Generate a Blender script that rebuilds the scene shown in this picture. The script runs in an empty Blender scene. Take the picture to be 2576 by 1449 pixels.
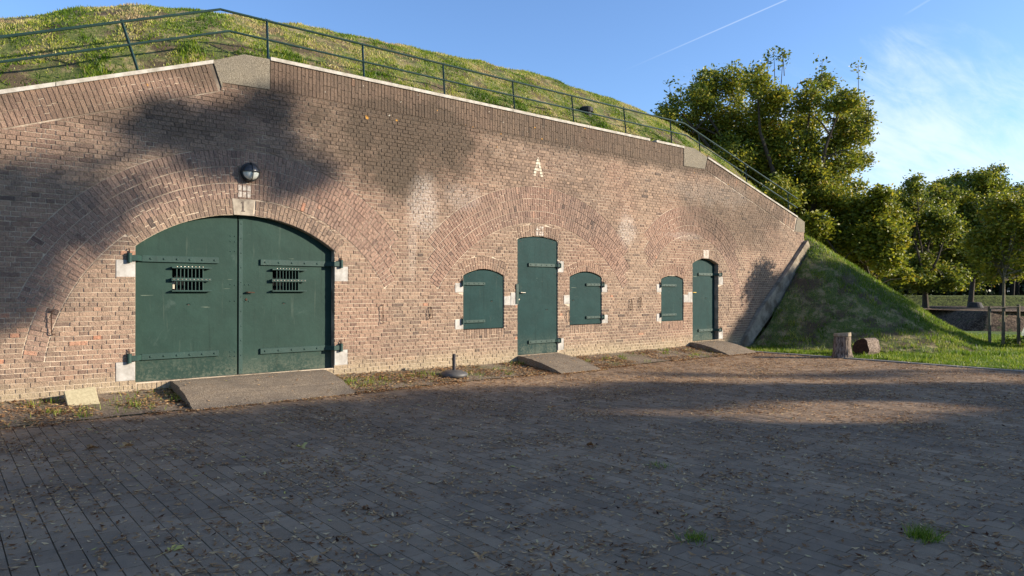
import bpy, bmesh, math, random
import numpy as np
from mathutils import Vector, Matrix, noise
random.seed(7); np.random.seed(7)
RN = random.random
def U(a, b): return a + (b-a)*RN()
C = bpy.context.scene.collection
scene = bpy.context.scene

# ------------------------------------------------------------------ camera, world, sun, exposure
CAM = Vector((0.0, -11.6, 1.45)); F = 1760.0; CX = 1288.0; HY = 733.0
AX = (0.63715, 0.77074); RT = (0.77074, -0.63715)
cam = bpy.data.cameras.new('camera'); camo = bpy.data.objects.new('camera', cam); C.objects.link(camo)
cam.sensor_width = 36; cam.lens = F/2576*36; cam.clip_end = 2000
camo.location = CAM; camo.rotation_euler = (math.radians(90.277), 0, -math.atan2(AX[0], AX[1]))
scene.camera = camo
SUN_EL = math.radians(16.5); SUN_AZ = math.radians(134.0)      # azimuth clockwise from +Y
SD = Vector((math.sin(SUN_AZ)*math.cos(SUN_EL), math.cos(SUN_AZ)*math.cos(SUN_EL), math.sin(SUN_EL)))
sun = bpy.data.lights.new('sun', 'SUN'); sun.energy = 5.0; sun.angle = math.radians(0.55); sun.color = (1.0, 0.88, 0.72)
suno = bpy.data.objects.new('sun', sun); C.objects.link(suno)
suno.rotation_euler = SD.to_track_quat('Z', 'Y').to_euler()
scene.view_settings.view_transform = 'Standard'; scene.view_settings.look = 'None'
scene.view_settings.exposure = 1.05; scene.view_settings.gamma = 1.0
scene.cycles.max_bounces = 5; scene.cycles.transparent_max_bounces = 4

class NT:
    """small node helper"""
    def __init__(s, tree): s.t = tree; s.n = tree.nodes; s.l = tree.links
    def add(s, typ, **kw):
        nd = s.n.new(typ)
        for k, v in kw.items(): setattr(nd, k, v)
        return nd
    def put(s, sock, v):
        if isinstance(v, bpy.types.NodeSocket): s.l.new(v, sock)
        elif isinstance(v, (tuple, list)):
            sock.default_value = tuple(v) + ((1.0,) if len(sock.default_value) == 4 and len(v) == 3 else ())
        else: sock.default_value = v
    def m(s, op, a, b=0.0, c=0.0, clamp=False):
        nd = s.add('ShaderNodeMath', operation=op, use_clamp=clamp)
        s.put(nd.inputs[0], a); s.put(nd.inputs[1], b)
        if op in ('MULTIPLY_ADD',): s.put(nd.inputs[2], c)
        return nd.outputs[0]
    def mix(s, f, a, b, mode='MIX'):
        nd = s.add('ShaderNodeMix', data_type='RGBA', blend_type=mode); nd.clamp_factor = True
        s.put(nd.inputs[0], f); s.put(nd.inputs[6], a); s.put(nd.inputs[7], b)
        return nd.outputs[2]
    def noise(s, vec, sc, det=3, rough=0.55, dist=0.0, col=False):
        nd = s.add('ShaderNodeTexNoise'); s.put(nd.inputs['Vector'], vec)
        nd.inputs['Scale'].default_value = sc; nd.inputs['Detail'].default_value = det
        nd.inputs['Roughness'].default_value = rough; nd.inputs['Distortion'].default_value = dist
        return nd.outputs['Color' if col else 'Fac']
    def ramp(s, f, lo, hi):
        nd = s.add('ShaderNodeMapRange', interpolation_type='SMOOTHSTEP'); s.put(nd.inputs[0], f)
        nd.inputs[1].default_value = lo; nd.inputs[2].default_value = hi
        return nd.outputs[0]
    def pos(s): return s.add('ShaderNodeNewGeometry').outputs['Position']
    def sep(s, v):
        nd = s.add('ShaderNodeSeparateXYZ'); s.put(nd.inputs[0], v); return nd.outputs
    def blob(s, xyz, cx, cz, rx, rz, warp=None, amp=0.0):
        dx = s.m('DIVIDE', s.m('SUBTRACT', xyz[0], cx), rx); dz = s.m('DIVIDE', s.m('SUBTRACT', xyz[2], cz), rz)
        d = s.m('SQRT', s.m('ADD', s.m('MULTIPLY', dx, dx), s.m('MULTIPLY', dz, dz)))
        if warp is not None: d = s.m('ADD', d, s.m('MULTIPLY', s.m('SUBTRACT', warp, 0.5), amp))
        return s.ramp(d, 1.15, 0.45)

world = bpy.data.worlds.new('World'); scene.world = world; world.use_nodes = True
w = NT(world.node_tree); w.n.clear()
sky = w.add('ShaderNodeTexSky', sky_type='NISHITA'); sky.sun_disc = False
sky.sun_elevation = SUN_EL; sky.sun_rotation = SUN_AZ; sky.air_density = 1.0; sky.dust_density = 0.6; sky.ozone_density = 1.6
tc = w.add('ShaderNodeTexCoord').outputs['Generated']
def ray(x, y):
    r = (x-CX)/F; u = -(y-HY)/F
    return Vector((AX[0]+r*RT[0], AX[1]+r*RT[1], u)).normalized()
sz = w.sep(tc)
el = w.m('MAXIMUM', sz[2], 0.02)
# cirrus: project the direction on a high sheet, stretched along one direction
cmb = w.add('ShaderNodeCombineXYZ')
den = w.m('ADD', el, 0.12)
w.put(cmb.inputs[0], w.m('DIVIDE', sz[0], den)); w.put(cmb.inputs[1], w.m('DIVIDE', sz[1], den))
mp = w.add('ShaderNodeMapping'); w.put(mp.inputs[0], cmb.outputs[0])
mp.inputs['Rotation'].default_value = (0, 0, math.radians(28)); mp.inputs['Scale'].default_value = (0.6, 2.6, 1); mp.inputs['Location'].default_value = (3.1, 0.4, 0)
n1 = w.noise(mp.outputs[0], 1.1, 7, 0.6, 0.5)
n2 = w.noise(mp.outputs[0], 3.2, 6, 0.65, 0.8)
# cover grows towards the north-east part of the sky and the horizon (direction of +X)
azf = w.m('ADD', w.m('MULTIPLY', sz[0], 0.95), w.m('MULTIPLY', sz[2], -0.75))
cov = w.ramp(azf, 0.22, 0.80)
hz = w.ramp(sz[2], 0.42, 0.10)
cl = w.m('ADD', w.m('MULTIPLY', n1, 0.75), w.m('MULTIPLY', n2, 0.35))
cl = w.ramp(w.m('ADD', cl, w.m('ADD', w.m('MULTIPLY', cov, 0.34), w.m('MULTIPLY', w.m('MULTIPLY', cov, hz), 0.16))), 0.81, 1.16)
cl = w.m('MULTIPLY', cl, 0.68)
def contrail(a, b, wd, strength, fade):
    A = ray(*a); B = ray(*b); N = A.cross(B).normalized(); T = (B-A).normalized()
    dn = w.add('ShaderNodeVectorMath', operation='DOT_PRODUCT'); w.put(dn.inputs[0], tc); w.put(dn.inputs[1], tuple(N))
    dt = w.add('ShaderNodeVectorMath', operation='DOT_PRODUCT'); w.put(dt.inputs[0], tc); w.put(dt.inputs[1], tuple(T))
    d = w.m('ABSOLUTE', dn.outputs['Value'])
    line = w.ramp(d, wd, wd*0.25)
    t0 = A.dot(T); t1 = B.dot(T)
    al = w.m('MULTIPLY', w.ramp(dt.outputs['Value'], t1, t0+(t1-t0)*fade), w.ramp(dt.outputs['Value'], t0-0.5, t0-0.45))
    return w.m('MULTIPLY', w.m('MULTIPLY', line, al), strength)
ct = w.m('ADD', contrail((1975, 0), (1540, 190), 0.0012, 0.26, 0.2), contrail((2345, -5), (2268, 42), 0.0018, 0.10, 0.5))
cl = w.m('MAXIMUM', cl, ct, clamp=True)
skyc = w.mix(1.0, sky.outputs[0], (0.84, 1.03, 1.35), 'MULTIPLY')
skyf = w.mix(cl, skyc, (4.9, 5.5, 6.2))
bg = w.add('ShaderNodeBackground'); w.put(bg.inputs[0], skyf); bg.inputs[1].default_value = 0.10
wo = w.add('ShaderNodeOutputWorld'); w.l.new(bg.outputs[0], wo.inputs[0])

# ------------------------------------------------------------------ mapping helpers
def at(px, py, depth):
    r = (px-CX)/F*depth; u = -(py-HY)/F*depth
    return Vector((CAM.x+AX[0]*depth+RT[0]*r, CAM.y+AX[1]*depth+RT[1]*r, CAM.z+u))
def at_z(px, py, z): return at(px, py, (CAM.z-z)*F/(py-HY))
def pix(X, Y, Z):
    dx, dy = X-CAM.x, Y-CAM.y
    dep = dx*AX[0]+dy*AX[1]; r = dx*RT[0]+dy*RT[1]
    if dep < 0.3: return (1e6, 1e6, dep)
    return (CX+F*r/dep, HY-F*(Z-CAM.z)/dep, dep)

# ------------------------------------------------------------------ mesh helpers
class MB:
    def __init__(s): s.v = []; s.f = []; s.t = []
    def face(s, idx, tone=0.5): s.f.append(tuple(idx)); s.t.append(tone)
    def quad(s, a, b, c, d, tone=0.5):
        n = len(s.v); s.v += [tuple(a), tuple(b), tuple(c), tuple(d)]; s.face((n, n+1, n+2, n+3), tone)
    def tri(s, a, b, c, tone=0.5):
        n = len(s.v); s.v += [tuple(a), tuple(b), tuple(c)]; s.face((n, n+1, n+2), tone)
    def box(s, x0, x1, y0, y1, z0, z1, tone=0.5, ch=0.0):
        n = len(s.v)
        if ch <= 0:
            s.v += [(x, y, z) for z in (z0, z1) for y in (y0, y1) for x in (x0, x1)]
            for q in ((0,2,3,1),(4,5,7,6),(0,1,5,4),(2,6,7,3),(0,4,6,2),(1,3,7,5)): s.face([n+i for i in q], tone)
        else:
            b = bmesh.new(); bmesh.ops.create_cube(b, size=1)
            for v in b.verts: v.co = ((x0+x1)/2+v.co.x*(x1-x0), (y0+y1)/2+v.co.y*(y1-y0), (z0+z1)/2+v.co.z*(z1-z0))
            bmesh.ops.bevel(b, geom=b.edges[:], offset=ch, segments=1, affect='EDGES')
            s.bm(b, tone)
    def bm(s, b, tone=0.5, M=None):
        n = len(s.v); b.verts.index_update()
        for v in b.verts: s.v.append(tuple((M @ v.co) if M else v.co))
        for f in b.faces: s.face([n+v.index for v in f.verts], tone)
        b.free()
    def tube(s, pts, rad, seg=8, tone=0.5, cap=True):
        if not isinstance(rad, (list, tuple)): rad = [rad]*len(pts)
        pts = [Vector(p) for p in pts]; n0 = len(s.v); up = None
        for i, p in enumerate(pts):
            d = (pts[min(i+1, len(pts)-1)]-pts[max(i-1, 0)]).normalized()
            if up is None: up = Vector((0,0,1)) if abs(d.z) < 0.9 else Vector((1,0,0))
            a = d.cross(up).normalized(); b = a.cross(d).normalized(); up = b
            for k in range(seg):
                th = 2*math.pi*k/seg; s.v.append(tuple(p+(a*math.cos(th)+b*math.sin(th))*rad[i]))
        for i in range(len(pts)-1):
            for k in range(seg):
                k2 = (k+1) % seg; s.face((n0+i*seg+k, n0+i*seg+k2, n0+(i+1)*seg+k2, n0+(i+1)*seg+k), tone)
        if cap:
            s.face([n0+k for k in range(seg)][::-1], tone); s.face([n0+(len(pts)-1)*seg+k for k in range(seg)], tone)
    def lathe(s, c, prof, axis='Z', seg=24, tone=0.5):
        n0 = len(s.v)
        for r, h in prof:
            for k in range(seg):
                th = 2*math.pi*k/seg; x, y = r*math.cos(th), r*math.sin(th)
                s.v.append((c[0]+x, c[1]+y, c[2]+h) if axis == 'Z' else (c[0]+x, c[1]-h, c[2]+y))
        for i in range(len(prof)-1):
            for k in range(seg):
                k2 = (k+1) % seg; s.face((n0+i*seg+k, n0+i*seg+k2, n0+(i+1)*seg+k2, n0+(i+1)*seg+k), tone)
        s.face([n0+k for k in range(seg)][::-1], tone); s.face([n0+(len(prof)-1)*seg+k for k in range(seg)], tone)
    def prism(s, poly, y0, y1, tone=0.5):
        """x,z polygon extruded in y"""
        n = len(s.v); k = len(poly)
        s.v += [(x, y0, z) for x, z in poly]+[(x, y1, z) for x, z in poly]
        s.face(range(n, n+k), tone); s.face(list(range(n+k, n+2*k))[::-1], tone)
        for i in range(k):
            j = (i+1) % k; s.face((n+i, n+k+i, n+k+j, n+j), tone)
    def build(s, name, mat, parent=None, smooth=False, loc=None):
        me = bpy.data.meshes.new(name); me.from_pydata(s.v, [], s.f)
        a = me.attributes.new('tone', 'FLOAT', 'FACE'); a.data.foreach_set('value', np.array(s.t, dtype=np.float32))
        me.materials.append(mat)
        if smooth: me.polygons.foreach_set('use_smooth', [True]*len(me.polygons))
        me.update()
        return link(name, me, parent, loc)
def link(name, me, parent=None, loc=None):
    o = bpy.data.objects.new(name, me); C.objects.link(o)
    if parent: o.parent = parent
    if loc is not None: o.location = loc
    return o
def thing(name, label, cat, group=None, o=None, loc=(0,0,0)):
    if o is None:
        o = bpy.data.objects.new(name, None); C.objects.link(o); o.location = loc; o.empty_display_size = 0.2
    o['label'] = label; o['category'] = cat
    if group: o['group'] = group
    return o
def kind(o, k): o['kind'] = k; return o

# ------------------------------------------------------------------ materials
def newmat(name):
    m = bpy.data.materials.new(name); m.use_nodes = True; t = NT(m.node_tree); t.n.clear()
    b = t.add('ShaderNodeBsdfPrincipled'); o = t.add('ShaderNodeOutputMaterial'); t.l.new(b.outputs[0], o.inputs[0])
    b.inputs['Roughness'].default_value = 0.9; b.inputs['Specular IOR Level'].default_value = 0.25
    return m, t, b
def bump(t, b, h, strength=0.4, dist=0.01):
    nd = t.add('ShaderNodeBump'); t.put(nd.inputs['Height'], h); nd.inputs['Strength'].default_value = strength; nd.inputs['Distance'].default_value = dist
    t.l.new(nd.outputs[0], b.inputs['Normal'])
def tone(t): return t.add('ShaderNodeAttribute', attribute_name='tone').outputs['Fac']
def simple(name, c, c2=None, sc=8, rough=0.85, spec=0.25, metal=0.0, bs=0.3, bsc=40, bd=0.005, tv=0.0):
    m, t, b = newmat(name); p = t.pos()
    col = t.mix(t.ramp(t.noise(p, sc, 5, 0.65), 0.32, 0.68), c, c2 or tuple(x*0.7 for x in c))
    if tv: col = t.mix(t.m('MULTIPLY', tone(t), tv), col, (0.0, 0.0, 0.0))
    t.put(b.inputs['Base Color'], col); b.inputs['Roughness'].default_value = rough; b.inputs['Metallic'].default_value = metal
    b.inputs['Specular IOR Level'].default_value = spec
    if bs: bump(t, b, t.noise(p, bsc, 4, 0.7), bs, bd)
    return m

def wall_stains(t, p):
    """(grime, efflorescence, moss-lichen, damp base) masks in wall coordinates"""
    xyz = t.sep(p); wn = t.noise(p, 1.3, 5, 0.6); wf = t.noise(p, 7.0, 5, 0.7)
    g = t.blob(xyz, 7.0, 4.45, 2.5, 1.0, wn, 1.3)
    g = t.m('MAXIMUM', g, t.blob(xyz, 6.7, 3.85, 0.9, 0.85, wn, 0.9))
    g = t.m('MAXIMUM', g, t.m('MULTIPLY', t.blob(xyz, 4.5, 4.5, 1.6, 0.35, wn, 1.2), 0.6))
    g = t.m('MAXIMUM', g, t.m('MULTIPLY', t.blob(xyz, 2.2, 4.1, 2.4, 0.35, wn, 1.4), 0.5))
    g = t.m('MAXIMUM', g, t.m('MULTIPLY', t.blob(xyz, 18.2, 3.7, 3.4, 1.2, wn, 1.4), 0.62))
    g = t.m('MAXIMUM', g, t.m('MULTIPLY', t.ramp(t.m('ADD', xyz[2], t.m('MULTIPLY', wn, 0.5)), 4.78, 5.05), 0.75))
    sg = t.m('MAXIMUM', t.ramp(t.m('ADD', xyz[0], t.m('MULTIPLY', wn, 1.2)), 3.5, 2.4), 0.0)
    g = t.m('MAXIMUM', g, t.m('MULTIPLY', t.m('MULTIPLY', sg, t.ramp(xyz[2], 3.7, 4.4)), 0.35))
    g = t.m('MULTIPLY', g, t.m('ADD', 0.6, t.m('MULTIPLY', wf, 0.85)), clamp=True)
    e = t.blob(xyz, 7.35, 3.15, 0.4, 0.62, wn, 1.6)
    e = t.m('MAXIMUM', e, t.m('MULTIPLY', t.blob(xyz, 7.1, 2.4, 0.12, 0.8, wn, 0.8), 0.5))
    e = t.m('MAXIMUM', e, t.blob(xyz, 13.3, 2.95, 0.4, 0.45, wn, 1.5))
    e = t.m('MAXIMUM', e, t.m('MULTIPLY', t.blob(xyz, 8.3, 3.35, 0.5, 0.3, wn, 1.5), 0.5))
    e = t.m('MAXIMUM', e, t.m('MULTIPLY', t.blob(xyz, 15.6, 2.95, 0.9, 0.12, wn, 1.3), 0.5))
    e = t.m('MAXIMUM', e, t.m('MULTIPLY', t.blob(xyz, 17.0, 4.2, 2.0, 0.4, wn, 2.2), 0.35))
    e = t.m('MULTIPLY', e, t.ramp(t.noise(p, 26.0, 4, 0.7), 0.36, 0.62))
    base = t.ramp(t.m('ADD', xyz[2], t.m('MULTIPLY', wn, 0.35)), 0.52, 0.16)
    return g, e, base, wf, xyz

def brickmat(name, lo_, hi_):
    m_, t, b = newmat(name)
    p = t.pos(); g, e, base, wf, xyz = wall_stains(t, p); tn = tone(t)
    c = t.mix(tn, lo_, hi_)
    c = t.mix(t.ramp(tn, 0.90, 0.99), c, (0.42, 0.19, 0.11))
    c = t.mix(t.ramp(t.m('SUBTRACT', 1.0, tn), 0.88, 0.97), c, (0.075, 0.058, 0.050))
    c = t.mix(t.m('MULTIPLY', t.ramp(t.noise(p, 34, 6, 0.75), 0.35, 0.7), 0.55), c, t.mix(0.5, c, (0.10, 0.075, 0.06)))
    c = t.mix(t.m('MULTIPLY', t.ramp(t.noise(p, 90, 3, 0.7), 0.60, 0.75), 0.5), c, (0.50, 0.42, 0.33))
    c = t.mix(t.m('MULTIPLY', t.ramp(t.noise(p, 0.55, 3, 0.5), 0.40, 0.66), 0.30), c, (0.30, 0.165, 0.115))
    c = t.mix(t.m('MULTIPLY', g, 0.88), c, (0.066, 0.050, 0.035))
    sp_ = t.ramp(t.noise(p, 48, 4, 0.8), 0.56, 0.66)
    c = t.mix(t.m('MULTIPLY', sp_, 0.45), c, (0.055, 0.042, 0.034))
    c = t.mix(t.m('MULTIPLY', e, 0.40), c, (0.58, 0.54, 0.49))
    c = t.mix(t.m('MULTIPLY', base, 0.6), c, (0.36, 0.30, 0.19))
    par = t.ramp(xyz[2], 4.45, 4.95)   # lichen spots high up
    li = t.m('MULTIPLY', t.ramp(t.noise(p, 11, 2, 0.5), 0.725, 0.75), par)
    c = t.mix(li, c, (0.50, 0.47, 0.38))
    lo = t.m('MULTIPLY', t.ramp(t.noise(t.m('ADD', 5.0, 0.0) if False else p, 6.3, 2, 0.4, 0.3), 0.735, 0.75), t.ramp(xyz[2], 4.2, 4.9))
    c = t.mix(lo, c, (0.55, 0.27, 0.04))
    t.put(b.inputs['Base Color'], c)
    hgt = t.m('ADD', t.noise(p, 55, 5, 0.7), t.m('MULTIPLY', t.noise(p, 16, 4, 0.6), 1.6)); bump(t, b, hgt, 0.9, 0.016)
    return m_
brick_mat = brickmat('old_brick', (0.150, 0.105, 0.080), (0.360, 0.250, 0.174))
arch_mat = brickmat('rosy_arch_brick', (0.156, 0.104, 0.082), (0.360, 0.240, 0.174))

mortar_mat, t, b = newmat('lime_mortar')
p = t.pos(); g, e, base, wf, xyz = wall_stains(t, p)
dn = t.ramp(t.noise(p, 1.1, 4, 0.6, 0.4), 0.42, 0.56)
c = t.mix(dn, (0.20, 0.155, 0.115), (0.53, 0.44, 0.34))
lowl = t.ramp(xyz[2], 3.4, 2.6)
c = t.mix(t.m('MULTIPLY', lowl, 0.75), c, (0.53, 0.435, 0.325))
c = t.mix(t.m('MULTIPLY', t.ramp(t.noise(p, 3.1, 3, 0.6), 0.52, 0.6), 0.6), c, (0.17, 0.13, 0.10))
c = t.mix(t.m('MULTIPLY', g, 0.85), c, (0.07, 0.055, 0.042))
c = t.mix(t.m('MULTIPLY', e, 0.5), c, (0.68, 0.63, 0.56))
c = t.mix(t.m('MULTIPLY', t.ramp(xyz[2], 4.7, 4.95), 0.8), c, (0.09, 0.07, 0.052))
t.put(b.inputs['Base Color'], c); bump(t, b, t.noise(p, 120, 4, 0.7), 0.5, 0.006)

concrete = simple('weathered_concrete', (0.36, 0.305, 0.23), (0.15, 0.12, 0.085), 3.0, 0.95, 0.1, bs=0.8, bsc=22, bd=0.02)
palestone = simple('pale_hinge_stone', (0.44, 0.42, 0.385), (0.27, 0.25, 0.22), 5, 0.85, bs=0.25, bsc=70, bd=0.003)
coping_m = simple('coping_concrete', (0.44, 0.41, 0.36), (0.27, 0.245, 0.20), 6, 0.85, bs=0.4, bsc=50)
keym = simple('sandy_keystone', (0.36, 0.31, 0.24), (0.17, 0.14, 0.11), 5, 0.9, bs=0.4, bsc=60)
darkin = simple('painted_interior_shade', (0.006, 0.006, 0.006), rough=1, bs=0)
cream = simple('cream_letter_paint', (0.58, 0.55, 0.43), (0.33, 0.26, 0.20), 22, 0.9, bs=0.4, bsc=80)
whitep = simple('flaking_white_paint', (0.52, 0.48, 0.42), (0.28, 0.21, 0.16), 26, 0.9, bs=0.4, bsc=80)
blackp = simple('faded_black_paint', (0.06, 0.05, 0.045), (0.13, 0.10, 0.08), 30, 0.9, bs=0)
cornerm, t, b = newmat('pebbled_corner_stone'); p = t.pos(); xyz = t.sep(p)
sp = t.noise(p, 85, 3, 0.7)
c = t.mix(t.ramp(sp, 0.4, 0.62), (0.08, 0.066, 0.048), (0.27, 0.235, 0.175))
c = t.mix(t.m('MULTIPLY', t.ramp(t.noise(p, 3.0, 4, 0.6), 0.4, 0.65), 0.45), c, (0.13, 0.115, 0.09))
t.put(b.inputs['Base Color'], c); bump(t, b, sp, 0.7, 0.008)
rampm, t, b = newmat('ramp_aggregate'); p = t.pos()
sp = t.noise(p, 70, 3, 0.75)
c = t.mix(t.ramp(sp, 0.38, 0.66), (0.095, 0.074, 0.055), (0.33, 0.265, 0.19))
c = t.mix(t.m('MULTIPLY', t.ramp(t.noise(p, 2.4, 4, 0.6), 0.4, 0.7), 0.5), c, (0.12, 0.10, 0.08))
c = t.mix(t.m('MULTIPLY', t.ramp(t.noise(p, 9, 5, 0.75), 0.5, 0.7), 0.5), c, (0.16, 0.115, 0.075))
t.put(b.inputs['Base Color'], c); bump(t, b, sp, 0.8, 0.010); b.inputs['Specular IOR Level'].default_value = 0.1
slabm = simple('sandy_slab', (0.37, 0.32, 0.20), (0.27, 0.23, 0.14), 30, 0.9, bs=0.5, bsc=120, bd=0.004)

def green_paint(name, base, dust, sp_=0.3):
    m, t, b = newmat(name); p = t.pos(); xyz = t.sep(p)
    n1 = t.noise(p, 2.2, 5, 0.65); n2 = t.noise(p, 30, 5, 0.75)
    c = t.mix(t.ramp(n1, 0.35, 0.7), base, tuple(x*1.25 for x in base))
    low = t.m('MULTIPLY', t.ramp(t.m('ADD', xyz[2], t.m('MULTIPLY', n1, 0.7)), 0.95, 0.35), dust)
    c = t.mix(t.m('MULTIPLY', low, t.ramp(t.m('ADD', n2, t.m('MULTIPLY', t.m('SUBTRACT', n1, 0.5), 0.8)), 0.35, 0.7)), c, (0.14, 0.145, 0.105))
    spk = t.ramp(t.noise(p, 75, 3, 0.6), 0.70, 0.76)
    c = t.mix(t.m('MULTIPLY', spk, 0.45), c, (0.24, 0.27, 0.22))
    mp = t.add('ShaderNodeMapping'); t.put(mp.inputs[0], p); mp.inputs['Scale'].default_value = (2.0, 2.0, 34.0); mp.inputs['Rotation'].default_value = (0, 0.03, 0)
    scr = t.ramp(t.noise(mp.outputs[0], 1.0, 2, 0.5), 0.735, 0.75)
    c = t.mix(t.m('MULTIPLY', scr, 0.5), c, (0.20, 0.23, 0.17))
    m2 = t.add('ShaderNodeMapping'); t.put(m2.inputs[0], p); m2.inputs['Scale'].default_value = (9.0, 9.0, 0.7)
    stk = t.ramp(t.noise(m2.outputs[0], 1.0, 4, 0.6), 0.56, 0.74)
    c = t.mix(t.m('MULTIPLY', stk, 0.35), c, tuple(x*0.45 for x in base))
    stl = t.ramp(t.noise(m2.outputs[0], 1.7, 4, 0.6), 0.62, 0.76)
    c = t.mix(t.m('MULTIPLY', stl, 0.22), c, (0.11, 0.13, 0.10))
    blot = t.m('MULTIPLY', t.ramp(t.noise(p, 1.7, 5, 0.7, 0.6), 0.62, 0.78), dust)
    c = t.mix(t.m('MULTIPLY', blot, 0.35), c, (0.16, 0.20, 0.18))
    t.put(b.inputs['Base Color'], c); b.inputs['Specular IOR Level'].default_value = sp_
    t.put(b.inputs['Roughness'], t.m('ADD', 0.50, t.m('MULTIPLY', n2, 0.25)))
    bump(t, b, t.m('ADD', n1, t.m('MULTIPLY', n2, 0.12)), 0.3, 0.03)
    return m
gatep = green_paint('dark_green_gate_paint', (0.017, 0.038, 0.030), 0.6, 0.12)
shutp = green_paint('blue_green_shutter_paint', (0.011, 0.033, 0.032), 0.7, 0.07)
ironp = green_paint('green_painted_iron', (0.013, 0.038, 0.031), 0.2)
rust = simple('rusty_iron', (0.035, 0.022, 0.016), (0.09, 0.04, 0.02), 30, 0.8, 0.4, 0.3)
steel = simple('bare_metal', (0.35, 0.33, 0.29), (0.2, 0.17, 0.12), 20, 0.4, 0.5, 0.8)
railm = simple('green_railing_paint', (0.008, 0.026, 0.020), (0.014, 0.036, 0.028), 6, 0.38, 0.45, 0.0, bs=0.1)
blackpl = simple('black_plastic', (0.012, 0.012, 0.014), (0.03, 0.03, 0.03), 10, 0.6, 0.15)
castm = simple('grey_cast_base', (0.055, 0.055, 0.058), (0.085, 0.080, 0.072), 6, 0.55, 0.4)
polem = simple('dark_pole_paint', (0.035, 0.030, 0.036), (0.02, 0.018, 0.02), 9, 0.45, 0.4)

# ------------------------------------------------------------------ geometry of the wall (x along the wall, z up, face at y=0)
def circ3(x0, x1, zs, za):
    h = (x1-x0)/2; s = za-zs; R = (h*h+s*s)/(2*s); return ((x0+x1)/2, za-R, R)
OPEN = dict(gate=(2.317, 5.49, 0.085, (3.93, 0.14, 2.56)),
            tall=(9.745, 10.935, 0.06, circ3(9.745, 10.935, 2.595, 2.672)),
            door=(16.0, 17.2, 0.07, circ3(16.0, 17.2, 2.215, 2.366)),
            s1=(8.306, 9.365, 0.675, circ3(8.306, 9.365, 1.778, 1.912)),
            s2=(11.318, 12.388, 0.675, circ3(11.318, 12.388, 1.79, 1.915)),
            s3=(14.648, 15.585, 0.668, circ3(14.648, 15.585, 1.775, 1.872)))
def in_open(o, X, Z, m=0.0):
    x0, x1, zb, (cx, cz, R) = o
    return (X > x0+m) & (X < x1-m) & (Z > zb+m) & (((X-cx)**2+(Z-cz)**2 < (R-m)**2) | (Z < cz))
RINGS = []   # cx, cz, r0, r1, a0, a1 (degrees from vertical, clockwise +)
def rings(cx, cz, radii, left, right):
    for k in range(len(left)): RINGS.append((cx, cz, radii[k+1], radii[k], -left[k], right[k]))
rings(4.02, 0.10, (3.65, 3.385, 3.12, 2.86), (56.6, 68.6, 82.4), (49.8, 55.4, 60.1))
rings(10.42, -0.30, (4.075, 3.805, 3.535, 3.27), (47.3, 52.2, 56.2), (46.5, 52.0, 56.0))
rings(16.02, 0.90, (2.885, 2.62, 2.355, 2.09), (46.0, 52.8, 57.5), (49.0, 61.0, 78.0))
VOUS = [(3.93, 0.14, 2.56, 2.815, -39.0, 38.5)]
for k, hgt_, ex in (('tall', 0.25, 0.6), ('door', 0.245, 1.0), ('s1', 0.262, 0.8), ('s2', 0.24, 0.8), ('s3', 0.262, 0.8)):
    x0, x1, zb, (cx, cz, R) = OPEN[k]; a = math.degrees(math.asin((x1-x0)/2/R))+ex
    VOUS.append((cx, cz, R, R+hgt_, -a, a))
ALLR = RINGS+VOUS
def in_ring(r, X, Z, m=0.0):
    cx, cz, r0, r1, a0, a1 = r
    rr = np.hypot(X-cx, Z-cz); an = np.degrees(np.arctan2(X-cx, Z-cz))
    return (rr > r0-m) & (rr < r1+m) & (an > a0) & (an < a1)
def top_z(X):      # top of the brick face (under the coping)
    X = np.asarray(X, float)
    return np.interp(X, [-4, 0.69, 3.42, 3.90, 16.09, 16.68, 21.62, 22.06], [2.41, 4.10, 5.09, 5.29, 5.33, 5.17, 3.84, 3.72])
def band_z(X):     # bottom of the upright brick band
    X = np.asarray(X, float)
    return np.interp(X, [-4, 0.69, 3.53, 3.54, 4.32, 15.6, 16.53, 21.46, 22.06], [1.92, 3.625, 4.66, 4.79, 4.82, 4.83, 4.85, 3.385, 3.385])
def conc_left(Z): return np.interp(Z, [0.0, 0.85, 2.22, 3.11], [18.34, 19.17, 20.95, 22.03])
STONES = [  # name, x0,x1,z0,z1
    ('hinge_stone', 2.06, 2.312, 1.66, 1.915), ('hinge_stone', 2.06, 2.312, 0.13, 0.405),
    ('hinge_stone', 5.495, 5.75, 1.63, 1.895), ('hinge_stone', 5.495, 5.745, 0.135, 0.403),
    ('hinge_stone', 8.10, 8.302, 1.43, 1.63), ('hinge_stone', 8.10, 8.302, 0.685, 0.88),
    ('lock_stone', 9.37, 9.548, 1.155, 1.355), ('lock_stone', 9.556, 9.742, 1.15, 1.425),
    ('hinge_stone', 10.94, 11.12, 1.885, 2.143), ('hinge_stone', 10.94, 11.12, 0.11, 0.39),
    ('lock_stone', 11.13, 11.313, 1.16, 1.36),
    ('hinge_stone', 12.392, 12.58, 1.43, 1.63), ('hinge_stone', 12.392, 12.60, 0.685, 0.88),
    ('hinge_stone', 14.455, 14.645, 1.433, 1.635), ('hinge_stone', 14.455, 14.645, 0.668, 0.868),
    ('lock_stone', 15.60, 15.787, 1.155, 1.358), ('lock_stone', 15.793, 15.985, 1.15, 1.425),
    ('hinge_stone', 17.212, 17.425, 1.64, 1.905), ('hinge_stone', 17.212, 17.425, 0.10, 0.38)]
SILLS = [(2.34, 3.0, -0.04, 0.078), (4.9, 5.47, -0.05, 0.078), (8.32, 9.36, 0.475, 0.668), (11.33, 12.38, 0.475, 0.668), (14.66, 15.58, 0.46, 0.66)]
KEYS = [('keystone', 3.735, 4.055, 2.675, 2.965, 'g'), ]
XG = np.arange(-3.5, 22.06, 0.004)
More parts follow.
